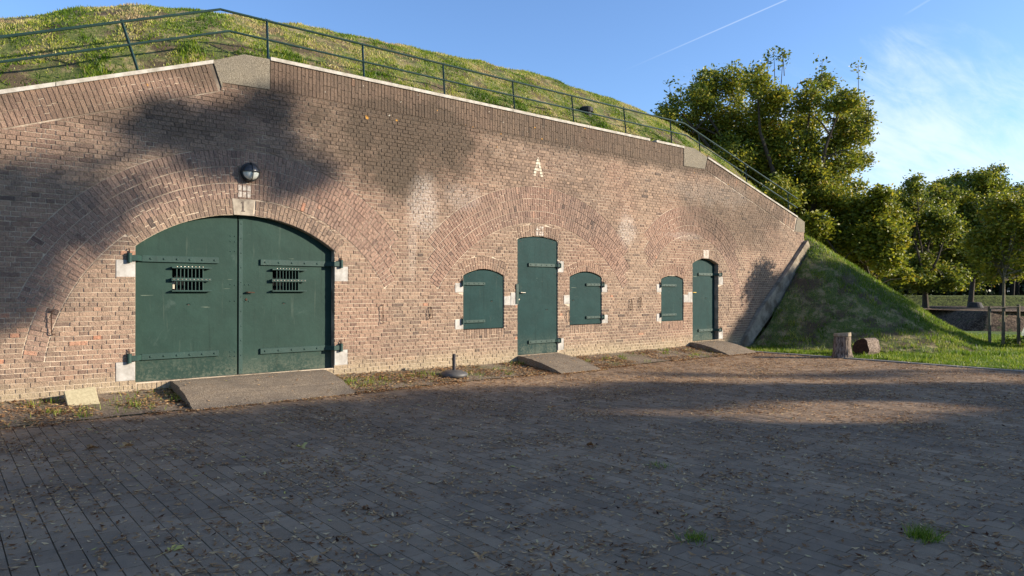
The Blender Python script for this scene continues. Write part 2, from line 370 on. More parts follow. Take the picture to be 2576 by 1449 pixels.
def solid(z, what):
    """mask over XG at height z; what: 'mortar' (whole face) or 'course' (where horizontal courses lie)"""
    Z = np.full_like(XG, z)
    ok = (Z < top_z(XG)) & (XG < conc_left(z) + (0.03 if what == 'mortar' else 0)) & (Z > -0.30)
    for o in OPEN.values(): ok &= ~in_open(o, XG, Z)
    if what == 'course':
        ok &= Z < band_z(XG)-0.006
        for r in ALLR: ok &= ~in_ring(r, XG, Z, 0.003)
        for s_ in STONES: ok &= ~((XG > s_[1]-0.006) & (XG < s_[2]+0.006) & (Z > s_[3]-0.006) & (Z < s_[4]+0.006))
        for s_ in SILLS: ok &= ~((XG > s_[0]-0.006) & (XG < s_[1]+0.006) & (Z > s_[2]-0.004) & (Z < s_[3]+0.006))
    return ok
def runs(mask):
    d = np.diff(np.concatenate(([0], mask.astype(np.int8), [0]))); a = np.where(d == 1)[0]; b = np.where(d == -1)[0]-1
    return [(XG[i], XG[j]) for i, j in zip(a, b) if XG[j]-XG[i] > 0.012]
def spans(z0, z1, what):
    lo, mi, hi = (runs(solid(z, what)) for z in (z0+0.001, (z0+z1)/2, z1-0.001))
    out = []
    for m_ in mi:
        def best(lst, i):
            c = [r[i] for r in lst if abs(r[i]-m_[i]) < 0.25]
            return min(c, key=lambda q: abs(q-m_[i])) if c else m_[i]
        out.append((best(lo, 0), best(lo, 1), best(hi, 0), best(hi, 1)))
    return out

fort = thing('fort_casemate', 'brown brick fort front with a raised parapet and three arches set into it', 'fort')
# mortar bed
mb = MB(); zz = -0.30
while zz < 5.34:
    z1 = zz+0.03
    for a, b_, c_, d_ in spans(zz, z1, 'mortar'): mb.quad((a, 0.006, zz), (b_, 0.006, zz), (d_, 0.006, z1), (c_, 0.006, z1))
    zz = z1
kind(mb.build('mortar_bed', mortar_mat, fort), 'stuff')
# bricks
BR = []   # (quad, tone, importance)
def tone_b(x, z):
    r = RN()
    t_ = 0.5+0.30*noise.noise(Vector((x*0.4, 3, z*0.4)))+random.gauss(0, 0.17)
    if r < 0.03: t_ = U(0.05, 0.12)
    elif r > 0.996: t_ = U(0.90, 0.97)
    else: t_ = min(0.88, max(0.13, t_))
    if z < 1.2 and x < 1.9 and RN() < 0.12: t_ = U(0.9, 1.0)
    return t_
def add_brick(q, am=False):
    cx = sum(a[0] for a in q)/4; cz = sum(a[1] for a in q)/4
    A = 0.5*abs(sum(q[i][0]*q[(i+1) % 4][1]-q[(i+1) % 4][0]*q[i][1] for i in range(4)))
    X, Y, D = pix(cx, 0, cz)
    if not (-260 < X < 2300 and Y > -150): return
    BR.append((q, tone_b(cx, cz), A/D**3*11.6 if X > 8 and X < 2560 and Y < 1440 else 0, am))
CH = 0.0688; J = 0.0045
ci = 0; zc = -0.284
while zc < 5.2:
    z0, z1 = zc+J, zc+CH-J
    pitch = 0.2275 if ci % 2 == 0 else 0.1138
    off = (0.1138 if (ci//2) % 2 else 0.0)+(0.0569 if ci % 2 else 0)
    for xa0, xb0, xa1, xb1 in spans(z0, z1, 'course'):
        xa, xb = (xa0+xa1)/2, (xb0+xb1)/2
        k = math.ceil((xa-off)/pitch-0.25); cuts = []
        while off+k*pitch < xb-0.035:
            x = off+k*pitch+U(-0.007, 0.007)
            if pitch > 0.2 and noise.noise(Vector((k*0.9, ci*1.7, 0))) > 0.22: cuts.append(x+pitch*0.5)
            elif pitch < 0.2 and k % 2 and noise.noise(Vector((k*0.7+9, ci*1.3, 4))) > 0.18: k += 1; continue
            if x > xa+0.035: cuts.append(x)
            k += 1
        cuts = sorted(c for c in cuts if xa+0.035 < c < xb-0.035)
        cuts = [c for i, c in enumerate(cuts) if i == 0 or c-cuts[i-1] > 0.05]
        L = [(xa0+0.003, xa1+0.003)]+[(c+J*0.8, c+J*0.8) for c in cuts]; R = [(c-J*0.8, c-J*0.8) for c in cuts]+[(xb0-0.003, xb1-0.003)]
        for (l0, l1), (r0, r1) in zip(L, R):
            if (r0-l0)+(r1-l1) < 0.03: continue
            if r0 < l0: r0 = l0 = (r0+l0)/2
            if r1 < l1: r1 = l1 = (r1+l1)/2
            dz = U(-0.0016, 0.0016)
            add_brick([(l0, z0+dz), (r0, z0+dz), (r1, z1+dz), (l1, z1+dz)])
    zm = (z0+z1)/2; mm = solid(zm, 'course')
    for zq, ze in ((z1-0.001, z1), (z0+0.001, z0)):
        mq = solid(zq, 'course') & ~mm
        for a, b_ in runs(mq):
            if b_-a < 0.10: continue
            n_ = max(1, round((b_-a)/0.2)); 
            for k in range(n_):
                xa, xb = a+(b_-a)*k/n_+0.004, a+(b_-a)*(k+1)/n_-0.004; za = zm+(ze-zm)*0.35
                add_brick([(xa, min(za, ze)), (xb, min(za, ze)), (xb, max(za, ze)), (xa, max(za, ze))])
    zc += CH; ci += 1
# radial bricks
KEYBOX = [(3.735, 4.065, 2.66, 2.97), (16.486, 16.74, 2.35, 2.615)]
def in_key(x, z): return any(a < x < b_ and c_ < z < d_ for a, b_, c_, d_ in KEYBOX)
for ri, (cx, cz, r0, r1, a0, a1) in enumerate(ALLR):
    rm = (r0+r1)/2; n = max(3, round(math.radians(a1-a0)*rm/0.0685)); da = (a1-a0)/n
    for i in range(n):
        t0 = math.radians(a0+i*da); t1 = math.radians(a0+(i+1)*da); H_ = r1-r0
        md = i % 2 if RN() > 0.15 else int(RN()*3)
        sp = {0: (0, 0.62, 1), 1: (0, 0.36, 1), 2: (0, 1)}[md] if RN() > 0.2 else (0, 0.5, 1)
        for s0, s1 in zip(sp[:-1], sp[1:]):
            ra = r0+H_*s0+(J*0.9); rb = r0+H_*s1-(J*0.9)
            e0 = t0+J*0.85/rm; e1 = t1-J*0.85/rm
            q = [(cx+ra*math.sin(e0), cz+ra*math.cos(e0)), (cx+ra*math.sin(e1), cz+ra*math.cos(e1)),
                 (cx+rb*math.sin(e1), cz+rb*math.cos(e1)), (cx+rb*math.sin(e0), cz+rb*math.cos(e0))]
            mx, mz = sum(a[0] for a in q)/4, sum(a[1] for a in q)/4
            if in_key(mx, mz) or any(bool(in_open(o, np.array(mx), np.array(mz))) for o in OPEN.values()): continue
            if any((s_[1] < mx < s_[2]) and (s_[3] < mz < s_[4]) for s_ in STONES): continue
            if ri < len(RINGS) and any(bool(in_ring(r, np.array(mx), np.array(mz), -0.02)) for r in VOUS): continue
            add_brick(q, ri < len(RINGS))
# sill soldiers
for x0, x1, z0, z1 in SILLS:
    n = round((x1-x0)/0.067); d = (x1-x0)/n
    for i in range(n):
        xa, xb = x0+i*d+J*0.8, x0+(i+1)*d-J*0.8
        cuts = [z0, z1] if (z1-z0 < 0.15 or RN() < 0.3) else [z0, z0+(z1-z0)*random.choice((0.35, 0.65)), z1]
        for za, zb in zip(cuts[:-1], cuts[1:]): add_brick([(xa, za+0.003), (xb, za+0.003), (xb, zb-0.003), (xa, zb-0.003)])
# parapet band
def band(xa, za, xb, zb, H_, lean=None):
    """bricks standing on the line (xa,za)-(xb,zb), height H_ perpendicular to it"""
    d = Vector((xb-xa, zb-za)); L = d.length; d /= L; nrm = Vector((-d.y, d.x)); n = round(L/0.0675); s = L/n
    for i in range(n):
        o = Vector((xa, za))+d*(i*s)
        md = i % 2
        fr = (0, 0.46, 0.9, 1.0) if md else (0, 0.23, 0.69, 1.0)
        if RN() < 0.25: fr = (0, 0.5, 1.0)
        for f0, f1 in zip(fr[:-1], fr[1:]):
            if (f1-f0)*H_ < 0.06: continue
            f1_ = 1.0 if f1 == 0.9 else f1
            a = o+d*J*0.85+nrm*(f0*H_+J*0.7); b2 = o+d*(s-J*0.85)+nrm*(f0*H_+J*0.7); c2 = o+d*(s-J*0.85)+nrm*(f1_*H_-J*0.7); d2 = o+d*J*0.85+nrm*(f1_*H_-J*0.7)
            add_brick([tuple(a), tuple(b2), tuple(c2), tuple(d2)])
sl = math.atan2(4.66-3.625, 3.53-0.69)
band(3.50-3.5*math.cos(sl)*1.7, 4.655-3.5*math.sin(sl)*1.7, 3.50, 4.655, 0.435)
band(4.335, 4.83, 15.595, 4.838, 0.485)
band(16.60, 4.855, 21.40, 3.42, 0.435)
def brick_geo(mb_, q, tn_):
    yf = -U(0.001, 0.0085); yb = 0.012; n = len(mb_.v); i_ = 0.0022
    cx = sum(a[0] for a in q)/4; cz = sum(a[1] for a in q)/4
    for x, z in q: mb_.v.append((x, yb, z))
    for x, z in q:
        dx, dz = cx-x, cz-z; l = math.hypot(dx, dz)+1e-6
        mb_.v.append((x+dx/l*(i_+U(0, 0.003)), yf+U(-0.002, 0.0022), z+dz/l*(i_+U(0, 0.002))))
    mb_.face((n+4, n+5, n+6, n+7), tn_)
    for k in range(4):
        j = (k+1) % 4; mb_.face((n+k, n+j, n+4+j, n+4+k), tn_)
BR.sort(key=lambda r: -r[2])
for q, tn_, imp, am in BR[:296]:
    mb = MB(); cx, cz = q[0]
    brick_geo(mb, [(x-cx, z-cz) for x, z in q], tn_); mb.build('brick', arch_mat if am else brick_mat, fort, loc=(cx, 0, cz))
mb = MB(); mb2 = MB()
for q, tn_, imp, am in BR[296:]: brick_geo(mb2 if am else mb, q, tn_)
kind(mb.build('brickwork', brick_mat, fort), 'stuff'); kind(mb2.build('arch_brickwork', arch_mat, fort), 'stuff')
print('bricks', len(BR))
# stones
for i, (nm, x0, x1, z0, z1) in enumerate(STONES):
    mb = MB(); mb.box(x0, x1, -0.006, 0.10, z0, z1, ch=0.003); mb.build(nm, palestone, fort)
mb = MB(); mb.prism([(3.745, 2.694), (4.05, 2.694), (4.075, 2.955), (3.715, 2.955)], -0.008, 0.1)
ks = mb.build('keystone', keym, fort); ks['label'] = 'sandy keystone with the number 1'
one = [(-0.030, -0.085), (0.034, -0.085), (0.034, -0.070), (0.014, -0.066), (0.014, 0.085), (-0.004, 0.085), (-0.036, 0.058), (-0.036, 0.046), (-0.014, 0.056), (-0.014, -0.066), (-0.030, -0.070)]
mb = MB(); mb.prism([(3.885+x, 2.835+z) for x, z in one], -0.0105, -0.0085); mb.build('painted_number', blackp, ks)
mb = MB(); mb.prism([(16.50, 2.37), (16.73, 2.372), (16.745, 2.605), (16.485, 2.603)], -0.008, 0.1)
ks3 = mb.build('keystone', whitep, fort); ks3['label'] = 'white keystone above the small round-topped door'
# painted patch above keystone 1 and the painted 2 above the tall door
def patch(x0, x1, z0, z1, mat, skip=None, name='paint_patch', rough=0.008, nx=None):
    mb = MB(); n = nx or max(2, round((x1-x0)/0.066)); d = (x1-x0)/n
    for i in range(n):
        for zk in ((z0, (z0+z1)/2-0.004), ((z0+z1)/2+0.004, z1)):
            xa, xb = x0+i*d+0.005, x0+(i+1)*d-0.005
            q = [(xa+U(0, rough), zk[0]+U(0, rough)), (xb-U(0, rough), zk[0]+U(0, rough)), (xb-U(0, rough), zk[1]-U(0, rough)), (xa+U(0, rough), zk[1]-U(0, rough))]
            mb.prism(q, -0.0115, -0.003)
    return mb.build(name, mat, fort)
patch(3.80, 4.02, 2.98, 3.19, whitep)
pw = patch(10.27, 10.50, 2.69, 2.895, whitep)
def number(txt, x, z, h, mat, parent, y=-0.0125):
    cu = bpy.data.curves.new('painted_number', 'FONT'); cu.body = txt; cu.size = h*1.4; cu.align_x = 'CENTER'; cu.align_y = 'CENTER'
    cu.materials.append(mat); o0 = bpy.data.objects.new('tmp', cu); C.objects.link(o0); bpy.context.view_layer.update(); me = bpy.data.meshes.new_from_object(o0); bpy.data.objects.remove(o0); me.name = 'painted_number'; o = link('painted_number', me, parent)
    o.location = (x, y, z); o.rotation_euler = (math.pi/2, 0, 0); return o
number('2', 10.385, 2.79, 0.14, simple('brick_brown_print', (0.26, 0.17, 0.12), rough=0.9, bs=0), pw)
number('3', 16.615, 2.49, 0.13, simple('grey_brown_print', (0.33, 0.29, 0.23), rough=0.9, bs=0), ks3, -0.0095)
# letter A, painted on six brick courses
mb = MB(); zt, zb = 4.424, 4.005; ax_, hw = 10.335, 0.155
zk = -0.284+CH*math.floor((zb+0.284)/CH)
while zk < zt:
    za, zb2 = max(zk+0.007, zb), min(zk+CH-0.007, zt)
    if zb2-za > 0.01:
        for sg in (-1, 1):
            def xo(z): return ax_+sg*(0.02+hw*(zt-z)/(zt-zb)*0.85)
            def xi(z): return ax_+sg*max(0.0, (-0.035+hw*(zt-z)/(zt-zb)*0.72))
            bar = 4.11 < (za+zb2)/2 < 4.19
            P_ = [(xo(za)+U(-.004, .004), za), (xo(zb2)+U(-.004, .004), zb2), (ax_ if bar else xi(zb2), zb2), (ax_ if bar else xi(za), za)]
            if sg > 0: P_ = P_[::-1]
            mb.prism(P_, -0.0105, -0.002)
    zk += CH
mb.build('painted_letter', cream, fort)

# reveals of the openings
DEPTH = dict(gate=0.125, tall=0.035, door=0.125, s1=0.035, s2=0.035, s3=0.035)
for k, (x0, x1, zb, (cx, cz, R)) in OPEN.items():
    mb = MB(); N = 24; a0 = math.asin((x0-cx)/R); a1 = math.asin((x1-cx)/R)
    pts = [(x0, zb)]+[(cx+R*math.sin(a0+(a1-a0)*i/N), cz+R*math.cos(a0+(a1-a0)*i/N)) for i in range(N+1)]+[(x1, zb)]
    pts = [(x, z) for x, z in pts]
    for i in range(len(pts)):
        p0, p1 = pts[i], pts[(i+1) % len(pts)]
        mb.quad((p0[0], 0.004, p0[1]), (p1[0], 0.004, p1[1]), (p1[0], 0.34, p1[1]), (p0[0], 0.34, p0[1]))
    mb.quad((x0-.02, 0.34, zb-.02), (x1+.02, 0.34, zb-.02), (x1+.02, 0.34, cz+R+.02), (x0-.02, 0.34, cz+R+.02))
    mb.build('reveal', concrete if k == 'gate' else keym, fort)

# parapet corner stones, coping and the slanting concrete edge
mb = MB(); mb.prism([(3.43, 5.075), (3.555, 4.70), (3.56, 4.80), (4.325, 4.825), (4.325, 5.335), (3.90, 5.325), (3.42, 5.125)], -0.014, 0.45)
o = mb.build('corner_stone', cornerm, fort); o['label'] = 'speckled stone at the left bend of the parapet'
mb = MB(); mb.prism([(15.605, 4.84), (16.53, 4.86), (16.68, 5.20), (16.09, 5.375), (15.605, 5.375)], -0.014, 0.45)
o = mb.build('corner_stone', cornerm, fort); o['label'] = 'speckled stone at the right bend of the parapet'
mb = MB(); mb.prism([(21.44, 3.385), (22.06, 3.385), (22.06, 3.735), (21.61, 3.875)], -0.012, 0.45); o = mb.build('corner_stone', cornerm, fort)
def coping(xa, za, xb, zb, th=0.058):
    mb = MB(); mb.prism([(xa, za), (xb, zb), (xb, zb+th), (xa, za+th)], -0.03, 0.40); mb.build('coping_slab', coping_m, fort)
for a, b_ in ((-4.0, -1.2), (-1.19, 1.30), (1.31, 3.415)):
    coping(a, 4.095+(a-0.69)*0.3585, b_, 4.095+(b_-0.69)*0.3585)
xs = [4.335, 7.1, 9.6, 11.95, 14.18]
for a, b_ in zip(xs[:-1], xs[1:]): coping(a, 5.315, b_-0.012, 5.315)
coping(14.43, 5.315, 15.60, 5.315)
xs = [16.69, 19.1, 21.60]
for a, b_ in zip(xs[:-1], xs[1:]): coping(a, 5.165-(a-16.69)*0.2705, b_-0.012, 5.165-(b_-0.012-16.69)*0.2705, 0.05)
mb = MB()   # wall core behind the face, its top and right end
Xs = [-3.5, 0.69, 3.42, 3.9, 16.09, 16.68, 21.62, 22.05]
for a, b_ in zip(Xs[:-1], Xs[1:]):
    za, zb = float(top_z(a)), float(top_z(b_)); mb.quad((a, 0.01, za), (b_, 0.01, zb), (b_, 0.5, zb), (a, 0.5, za))
    mb.quad((a, 0.5, za), (b_, 0.5, zb), (b_, 0.5, -0.3), (a, 0.5, -0.3))
mb.quad((22.05, 0.0, -0.3), (22.05, 0.5, -0.3), (22.05, 0.5, 3.72), (22.05, 0.0, 3.72)); mb.build('wall_core', mortar_mat, fort)
mb = MB()
cl_ = [(18.30, -0.25), (18.36, 0.02), (19.17, 0.85), (20.95, 2.22), (22.05, 3.12)]
cr_ = [(22.30, 2.75), (21.50, 2.10), (20.15, 0.95), (18.85, 0.02), (18.75, -0.25)]
mb.prism(cl_+cr_, -0.13, 0.3); mb.build('concrete_edging', concrete, fort)['label'] = 'slanting concrete edge between wall and grass mound'

# ------------------------------------------------------------------ doors and shutters
def leaf(name, x0, x1, zb, arc, y, th, mat, hole=None, parent=fort, seg=18):
    """sheet steel leaf with an arched top; strips so that a window hole can be left open"""
    cx, cz, R = arc; b = bmesh.new()
    def zt(x): return cz+math.sqrt(max(0, R*R-(x-cx)**2))
    xs = [x0+(x1-x0)*i/seg for i in range(seg+1)]
    if hole: xs = sorted(set([x for x in xs if not (hole[0]-.03 < x < hole[1]+.03)]+[hole[0], hole[1]]))
    mb = MB()
    for a, b2 in zip(xs[:-1], xs[1:]):
        if hole and a >= hole[0]-1e-6 and b2 <= hole[1]+1e-6: seg_ = [(zb, zb, hole[2], hole[2]), (hole[3], hole[3], zt(a), zt(b2))]
        else: seg_ = [(zb, zb, zt(a), zt(b2))]
        for za, zb_, zc_, zd in seg_:
            mb.quad((a, y, za), (b2, y, zb_), (b2, y, zd), (a, y, zc_)); mb.quad((a, y+th, za), (a, y+th, zc_), (b2, y+th, zd), (b2, y+th, zb_))
        mb.quad((a, y, zt(a)), (b2, y, zt(b2)), (b2, y+th, zt(b2)), (a, y+th, zt(a)))
    for x, f in ((x0, 0), (x1, 1)): mb.quad((x, y, zb), (x, y+th, zb), (x, y+th, zt(x)), (x, y, zt(x)))
    mb.quad((x0, y, zb), (x0, y+th, zb), (x1, y+th, zb), (x1, y, zb))
    if hole:
        h0, h1, h2, h3 = hole
        mb.quad((h0, y, h2), (h0, y+th, h2), (h0, y+th, h3), (h0, y, h3)); mb.quad((h1, y, h2), (h1, y+th, h2), (h1, y+th, h3), (h1, y, h3))
        mb.quad((h0, y, h2), (h1, y, h2), (h1, y+th, h2), (h0, y+th, h2)); mb.quad((h0, y, h3), (h1, y, h3), (h1, y+th, h3), (h0, y+th, h3))
    return mb.build(name, mat, parent)
def rivet(mb, x, y, z, r): mb.lathe((x, y, z), [(r, 0), (r*0.9, r*0.35), (r*0.45, r*0.65)], 'Y', 8)
def hinge(door, x_tip, x_bend, x_pin, z, w_, yd, nr, mat, pin_h=0.14, pin_r=0.033, wall_y=-0.035, tail=True):
    mb = MB(); s = 1 if x_tip > x_pin else -1
    xa, xb = sorted((x_tip, x_bend)); mb.box(xa, xb, yd-0.032, yd-0.001, z-w_/2, z+w_/2, ch=0.004)
    n = len(mb.v)   # bent piece to the pin
    ya0, ya1 = yd-0.030, yd-0.012; yb0, yb1 = wall_y-0.008, wall_y+0.008; h = w_*0.42
    edge = min((o_[i_] for o_ in OPEN.values() for i_ in (0, 1)), key=lambda e_: abs(e_-x_pin)); xm = edge+s*0.018
    for x_, y0_, y1_ in ((x_bend, ya0, ya1), (xm, yb0-.004, yb1-.004), (x_pin, yb0, yb1)): mb.v += [(x_, y0_, z-h), (x_, y0_, z+h), (x_, y1_, z+h), (x_, y1_, z-h)]
    for q_ in (0, 4):
        for k in range(4): mb.face((n+q_+k, n+q_+(k+1) % 4, n+q_+4+(k+1) % 4, n+q_+4+k))
    o = mb.build('strap_hinge', mat, door)
    mb = MB()
    for k in range(nr): rivet(mb, x_tip+(x_bend-x_tip)*(k+0.35)/(nr), yd-0.032, z, w_*0.19)
    kind(mb.build('hinge_rivets', mat, door), 'stuff')
    mb = MB(); mb.tube([(x_pin, wall_y, z-pin_h/2), (x_pin, wall_y, z+pin_h/2)], pin_r, 14)
    mb.build('hinge_pin', mat, door)
    if tail:
        mb = MB(); mb.tube([(x_pin+s*0.004, wall_y+0.01, z+pin_h/2), (x_pin-s*0.004, wall_y+0.005, z+pin_h/2+pin_r*2.2)], [pin_r*0.38, pin_r*0.22], 6); mb.build('hinge_spike', rust, door)
def handle(door, x, y, z, L, mat=steel):
    mb = MB(); mb.tube([(x, y, z), (x, y-0.05, z), (x+0.01, y-0.055, z), (x+L, y-0.05, z-0.004)], [0.012, 0.012, 0.012, 0.009], 8); mb.build('door_handle', mat, door)
    mb = MB(); mb.lathe((x, y, z-0.13*L/0.13), [(0.022, 0), (0.022, 0.006), (0.012, 0.012)], 'Y', 12); mb.build('lock_cylinder', mat, door)
def eyelid(door, x, y, z, mat, r=0.035):
    mb = MB(); N = 8; n = len(mb.v)
    for k in range(N+1):
        a = math.pi*k/N; mb.v.append((x-r*math.cos(a), y-0.001-0.022*math.sin(a), z+0.012+0.006*math.sin(a)))
    for k in range(N+1):
        a = math.pi*k/N; mb.v.append((x-r*math.cos(a), y-0.001, z+0.012+0.014*math.sin(a)))
    for k in range(N): mb.face((n+k, n+k+1, n+N+2+k, n+N+1+k))
    mb.build('peephole_cover', mat, door)
    mb = MB(); mb.lathe((x, y-0.0005, z+0.006), [(0.012, 0), (0.011, 0.002)], 'Y', 10); mb.build('peephole', blackp, door)
def grille(door, x0, x1, hx0, hx1, y, mat):
    for nm, za, zb, dp in (('grille_shelf', 1.808, 1.832, 0.075), ('grille_shelf', 1.446, 1.468, 0.075)):
        mb = MB(); mb.box(x0, x1, y-dp, y-0.0015, za, zb, ch=0.003); mb.build(nm, mat, door)
    mb = MB(); mb.box(x0-0.005, x1-0.005, y-0.068, y-0.052, 1.610, 1.662, ch=0.003)
    for xe in (x0+0.004, x1-0.03): mb.box(xe, xe+0.016, y-0.052, y-0.0015, 1.615, 1.657)
    mb.build('grille_middle_bar', mat, door)
    mb = MB()
    for k in range(10):
        rivet(mb, x0+0.025+(x1-x0-0.06)*k/9, y-0.068, 1.636, 0.0125)
    for k in range(8): mb.lathe((hx0+0.06+(hx1-hx0-0.08)*k/7, y-0.04, 1.832), [(0.012, 0), (0.011, 0.009), (0.004, 0.013)], 'Z', 8)
    kind(mb.build('grille_rivets', steel, door), 'stuff')
    for k in range(8):
        xb = hx0+0.055+(hx1-hx0-0.075)*k/7
        mb = MB(); mb.tube([(xb, y-0.042, 1.468), (xb, y-0.042, 1.808)], 0.0085, 8); mb.build('grille_bar', mat, door)
GA = (3.93, 0.14, 2.575)
YD = 0.12
gl = leaf('gate_leaf', 2.322, 3.838, 0.088, GA, YD, 0.05, gatep, (2.85, 3.31, 1.468, 1.808))
gl['label'] = 'left leaf of the green arched gate with a barred window'
gr = leaf('gate_leaf', 3.858, 5.487, 0.088, GA, YD, 0.05, gatep, (4.425, 4.88, 1.468, 1.808))
gr['label'] = 'right leaf of the green arched gate with handle and barred window'
hinge(gl, 3.54, 2.42, 2.228, 1.948, 0.098, YD, 6, ironp); hinge(gl, 3.54, 2.42, 2.228, 0.458, 0.094, YD, 6, ironp)
hinge(gr, 4.21, 5.36, 5.605, 1.938, 0.098, YD, 5, ironp); hinge(gr, 4.21, 5.36, 5.605, 0.448, 0.094, YD, 5, ironp)
grille(gl, 2.83, 3.42, 2.85, 3.31, YD, ironp); grille(gr, 4.395, 5.0, 4.425, 4.88, YD, ironp)
handle(gr, 3.985, YD, 1.435, 0.12, rust); eyelid(gl, 3.09, YD, 1.235, ironp); eyelid(gr, 4.62, YD, 1.235, ironp)
mb = MB(); mb.box(3.862, 3.925, YD-0.008, YD-0.0015, 0.095, 2.62, ch=0.002); mb.build('meeting_strip', ironp, gr)
mb = MB()
for k in range(11): rivet(mb, 3.90, YD-0.008, 0.16+k*0.24, 0.011)
for z in (1.56, 1.282):
    for x in (3.96, 4.03): rivet(mb, x, YD-0.0015, z, 0.011)
mb.build('gate_rivets', ironp, gr)
mb = MB()
for z in (2.36, 2.26, 2.10, 1.56, 1.283, 0.47, 0.39, 0.17):
    for x in (3.73, 3.80): rivet(mb, x, YD-0.0015, z+U(-.01, .01), 0.011)
mb.build('gate_rivets', ironp, gl)
mb = MB(); mb.box(2.86, 2.90, YD+0.055, YD+0.07, 1.49, 1.60); mb.build('cream_board', cream, gl)
mb = MB(); mb.quad((2.2, 0.33, 0.02), (5.6, 0.33, 0.02), (5.6, 0.33, 2.75), (2.2, 0.33, 2.75)); mb.build('painted_shade_sheet', darkin, fort)

def plate_bolts(door, pts, y, mat):
    mb = MB()
    for x, z in pts: mb.lathe((x, y, z), [(0.014, 0), (0.012, 0.004)], 'Y', 8)
    mb.build('bolt_heads', mat, door)
dblack = simple('bolt_black', (0.01, 0.012, 0.012), rough=0.6, bs=0)
x0, x1, zb, arc = OPEN['tall']
td = leaf('door', x0+.012, x1-.012, zb+.01, (arc[0], arc[1], arc[2]-0.022), 0.020, 0.03, shutp); td['label'] = 'tall narrow green door between two shutters'
hinge(td, 10.06, 10.85, 10.985, 2.035, 0.075, 0.02, 5, ironp, 0.11, 0.026); hinge(td, 10.06, 10.85, 10.985, 0.335, 0.075, 0.02, 5, ironp, 0.11, 0.026)
handle(td, 9.80, 0.02, 1.425, 0.15); eyelid(td, 10.62, 0.02, 1.03, ironp, 0.045)
mb = MB(); mb.box(9.69, 9.765, -0.022, 0.02, 1.18, 1.61, ch=0.003); mb.build('lock_cover', ironp, td)
plate_bolts(td, [(9.785, z) for z in (0.15, 0.75, 1.15, 1.65, 1.95, 2.3)]+[(10.88, z) for z in (0.2, 0.8, 1.35, 1.85, 2.4)]+[(9.85, 2.54), (10.33, 2.60), (10.8, 2.55)], 0.02, dblack)
x0, x1, zb, arc = OPEN['door']
sd = leaf('door', x0+.012, x1-.012, zb+.012, (arc[0], arc[1], arc[2]-0.01), 0.12, 0.03, shutp); sd['label'] = 'small round-topped green door deep in its opening'
hinge(sd, 16.40, 17.06, 17.30, 1.93, 0.075, 0.12, 4, ironp, 0.11, 0.026); hinge(sd, 16.40, 17.06, 17.30, 0.36, 0.075, 0.12, 4, ironp, 0.11, 0.026)
handle(sd, 16.10, 0.12, 1.42, 0.16, simple('brass', (0.55, 0.34, 0.07), rough=0.35, metal=0.8, bs=0)); eyelid(sd, 16.78, 0.12, 1.25, ironp, 0.045)
for key, hx, tip, lab, ex in (('s1', 8.27, 8.86, 'green shutter left of the tall door, largest of the three', 9.05), ('s2', 12.43, 11.86, 'green shutter right of the tall door', 11.45), ('s3', 14.61, 15.28, 'small green shutter beside the round-topped door', 15.5)):
    x0, x1, zb, arc = OPEN[key]; s = leaf('shutter', x0+.012, x1-.012, zb+.008, (arc[0], arc[1], arc[2]-0.022), 0.020, 0.03, shutp); s['label'] = lab
    bend = x0+.06 if hx < x0 else x1-.06
    for z in (1.61, 0.835): hinge(s, tip, bend, hx, z, 0.062, 0.02, 4, ironp, 0.12, 0.024, -0.03)
    eyelid(s, ex, 0.02, 1.235, ironp, 0.045)
    plate_bolts(s, [(x0+.06, 1.5), (x0+.06, 0.75), (x1-.06, 1.55), (x1-.06, 0.9), (x0+.16, 1.76), (x1-.16, 1.76)], 0.02, dblack)

# wall hooks that hold the shutters open
def hook(x, z, L, kind_):
    mb = MB(); r = 0.0075
    if kind_ == 'bar': mb.tube([(x+0.03, 0.0, z+0.01), (x+0.01, -0.05, z+0.012), (x-0.005, -0.055, z), (x, -0.045, z-L+0.02), (x+0.01, -0.045, z-L), (x+0.045, -0.02, z-L+0.005)], r, 6)
    else: mb.tube([(x, 0.0, z), (x-0.01, -0.05, z+0.012), (x-0.025, -0.055, z-0.02), (x-0.035, -0.05, z-L+0.01), (x-0.02, -0.05, z-L), (x+0.03, -0.05, z-L+0.03), (x+0.028, -0.05, z-L+0.06), (x+0.005, -0.045, z+0.005)], 0.007, 6)
    mb.build('wall_hook', rust, fort)
hook(1.263, 1.17, 0.32, 'bar'); hook(6.44, 1.19, 0.33, 'bar'); hook(7.50, 1.14, 0.23, 'ring'); hook(11.25, 1.0, 0.24, 'bar')
hook(13.43, 1.25, 0.26, 'ring'); hook(13.79, 1.29, 0.23, 'ring'); hook(17.75, 1.24, 0.27, 'bar')

# ------------------------------------------------------------------ lamp
lamp = thing('bulkhead_lamp', 'round caged wall lamp with dark upper hood above the number 1 keystone', 'lamp')
lx, lz, R = 3.985, 3.40, 0.155
mb = MB(); mb.lathe((lx, 0, lz), [(R*0.92, 0), (R*0.95, 0.05), (R, 0.06), (R, 0.08), (R*0.84, 0.09)], 'Y', 32); mb.build('lamp_housing', simple('dark_lamp_metal', (0.03, 0.03, 0.03), rough=0.5, bs=0.1), lamp)
def dome(z_lo, z_hi, rr, mat, name):
    mb = MB(); N, M_ = 10, 32; n0 = 0
    for i in range(N+1):
        ph = math.pi/2*i/N
        for k in range(M_+1):
            th = z_lo+(z_hi-z_lo)*k/M_; mb.v.append((lx+rr*math.cos(ph)*math.cos(th), -0.085-0.105*math.sin(ph)*(rr/(R*0.84)), lz+rr*math.cos(ph)*math.sin(th)))
    for i in range(N):
        for k in range(M_): a = i*(M_+1)+k; mb.face((a, a+1, a+M_+2, a+M_+1))
    return mb.build(name, mat, lamp, smooth=True)
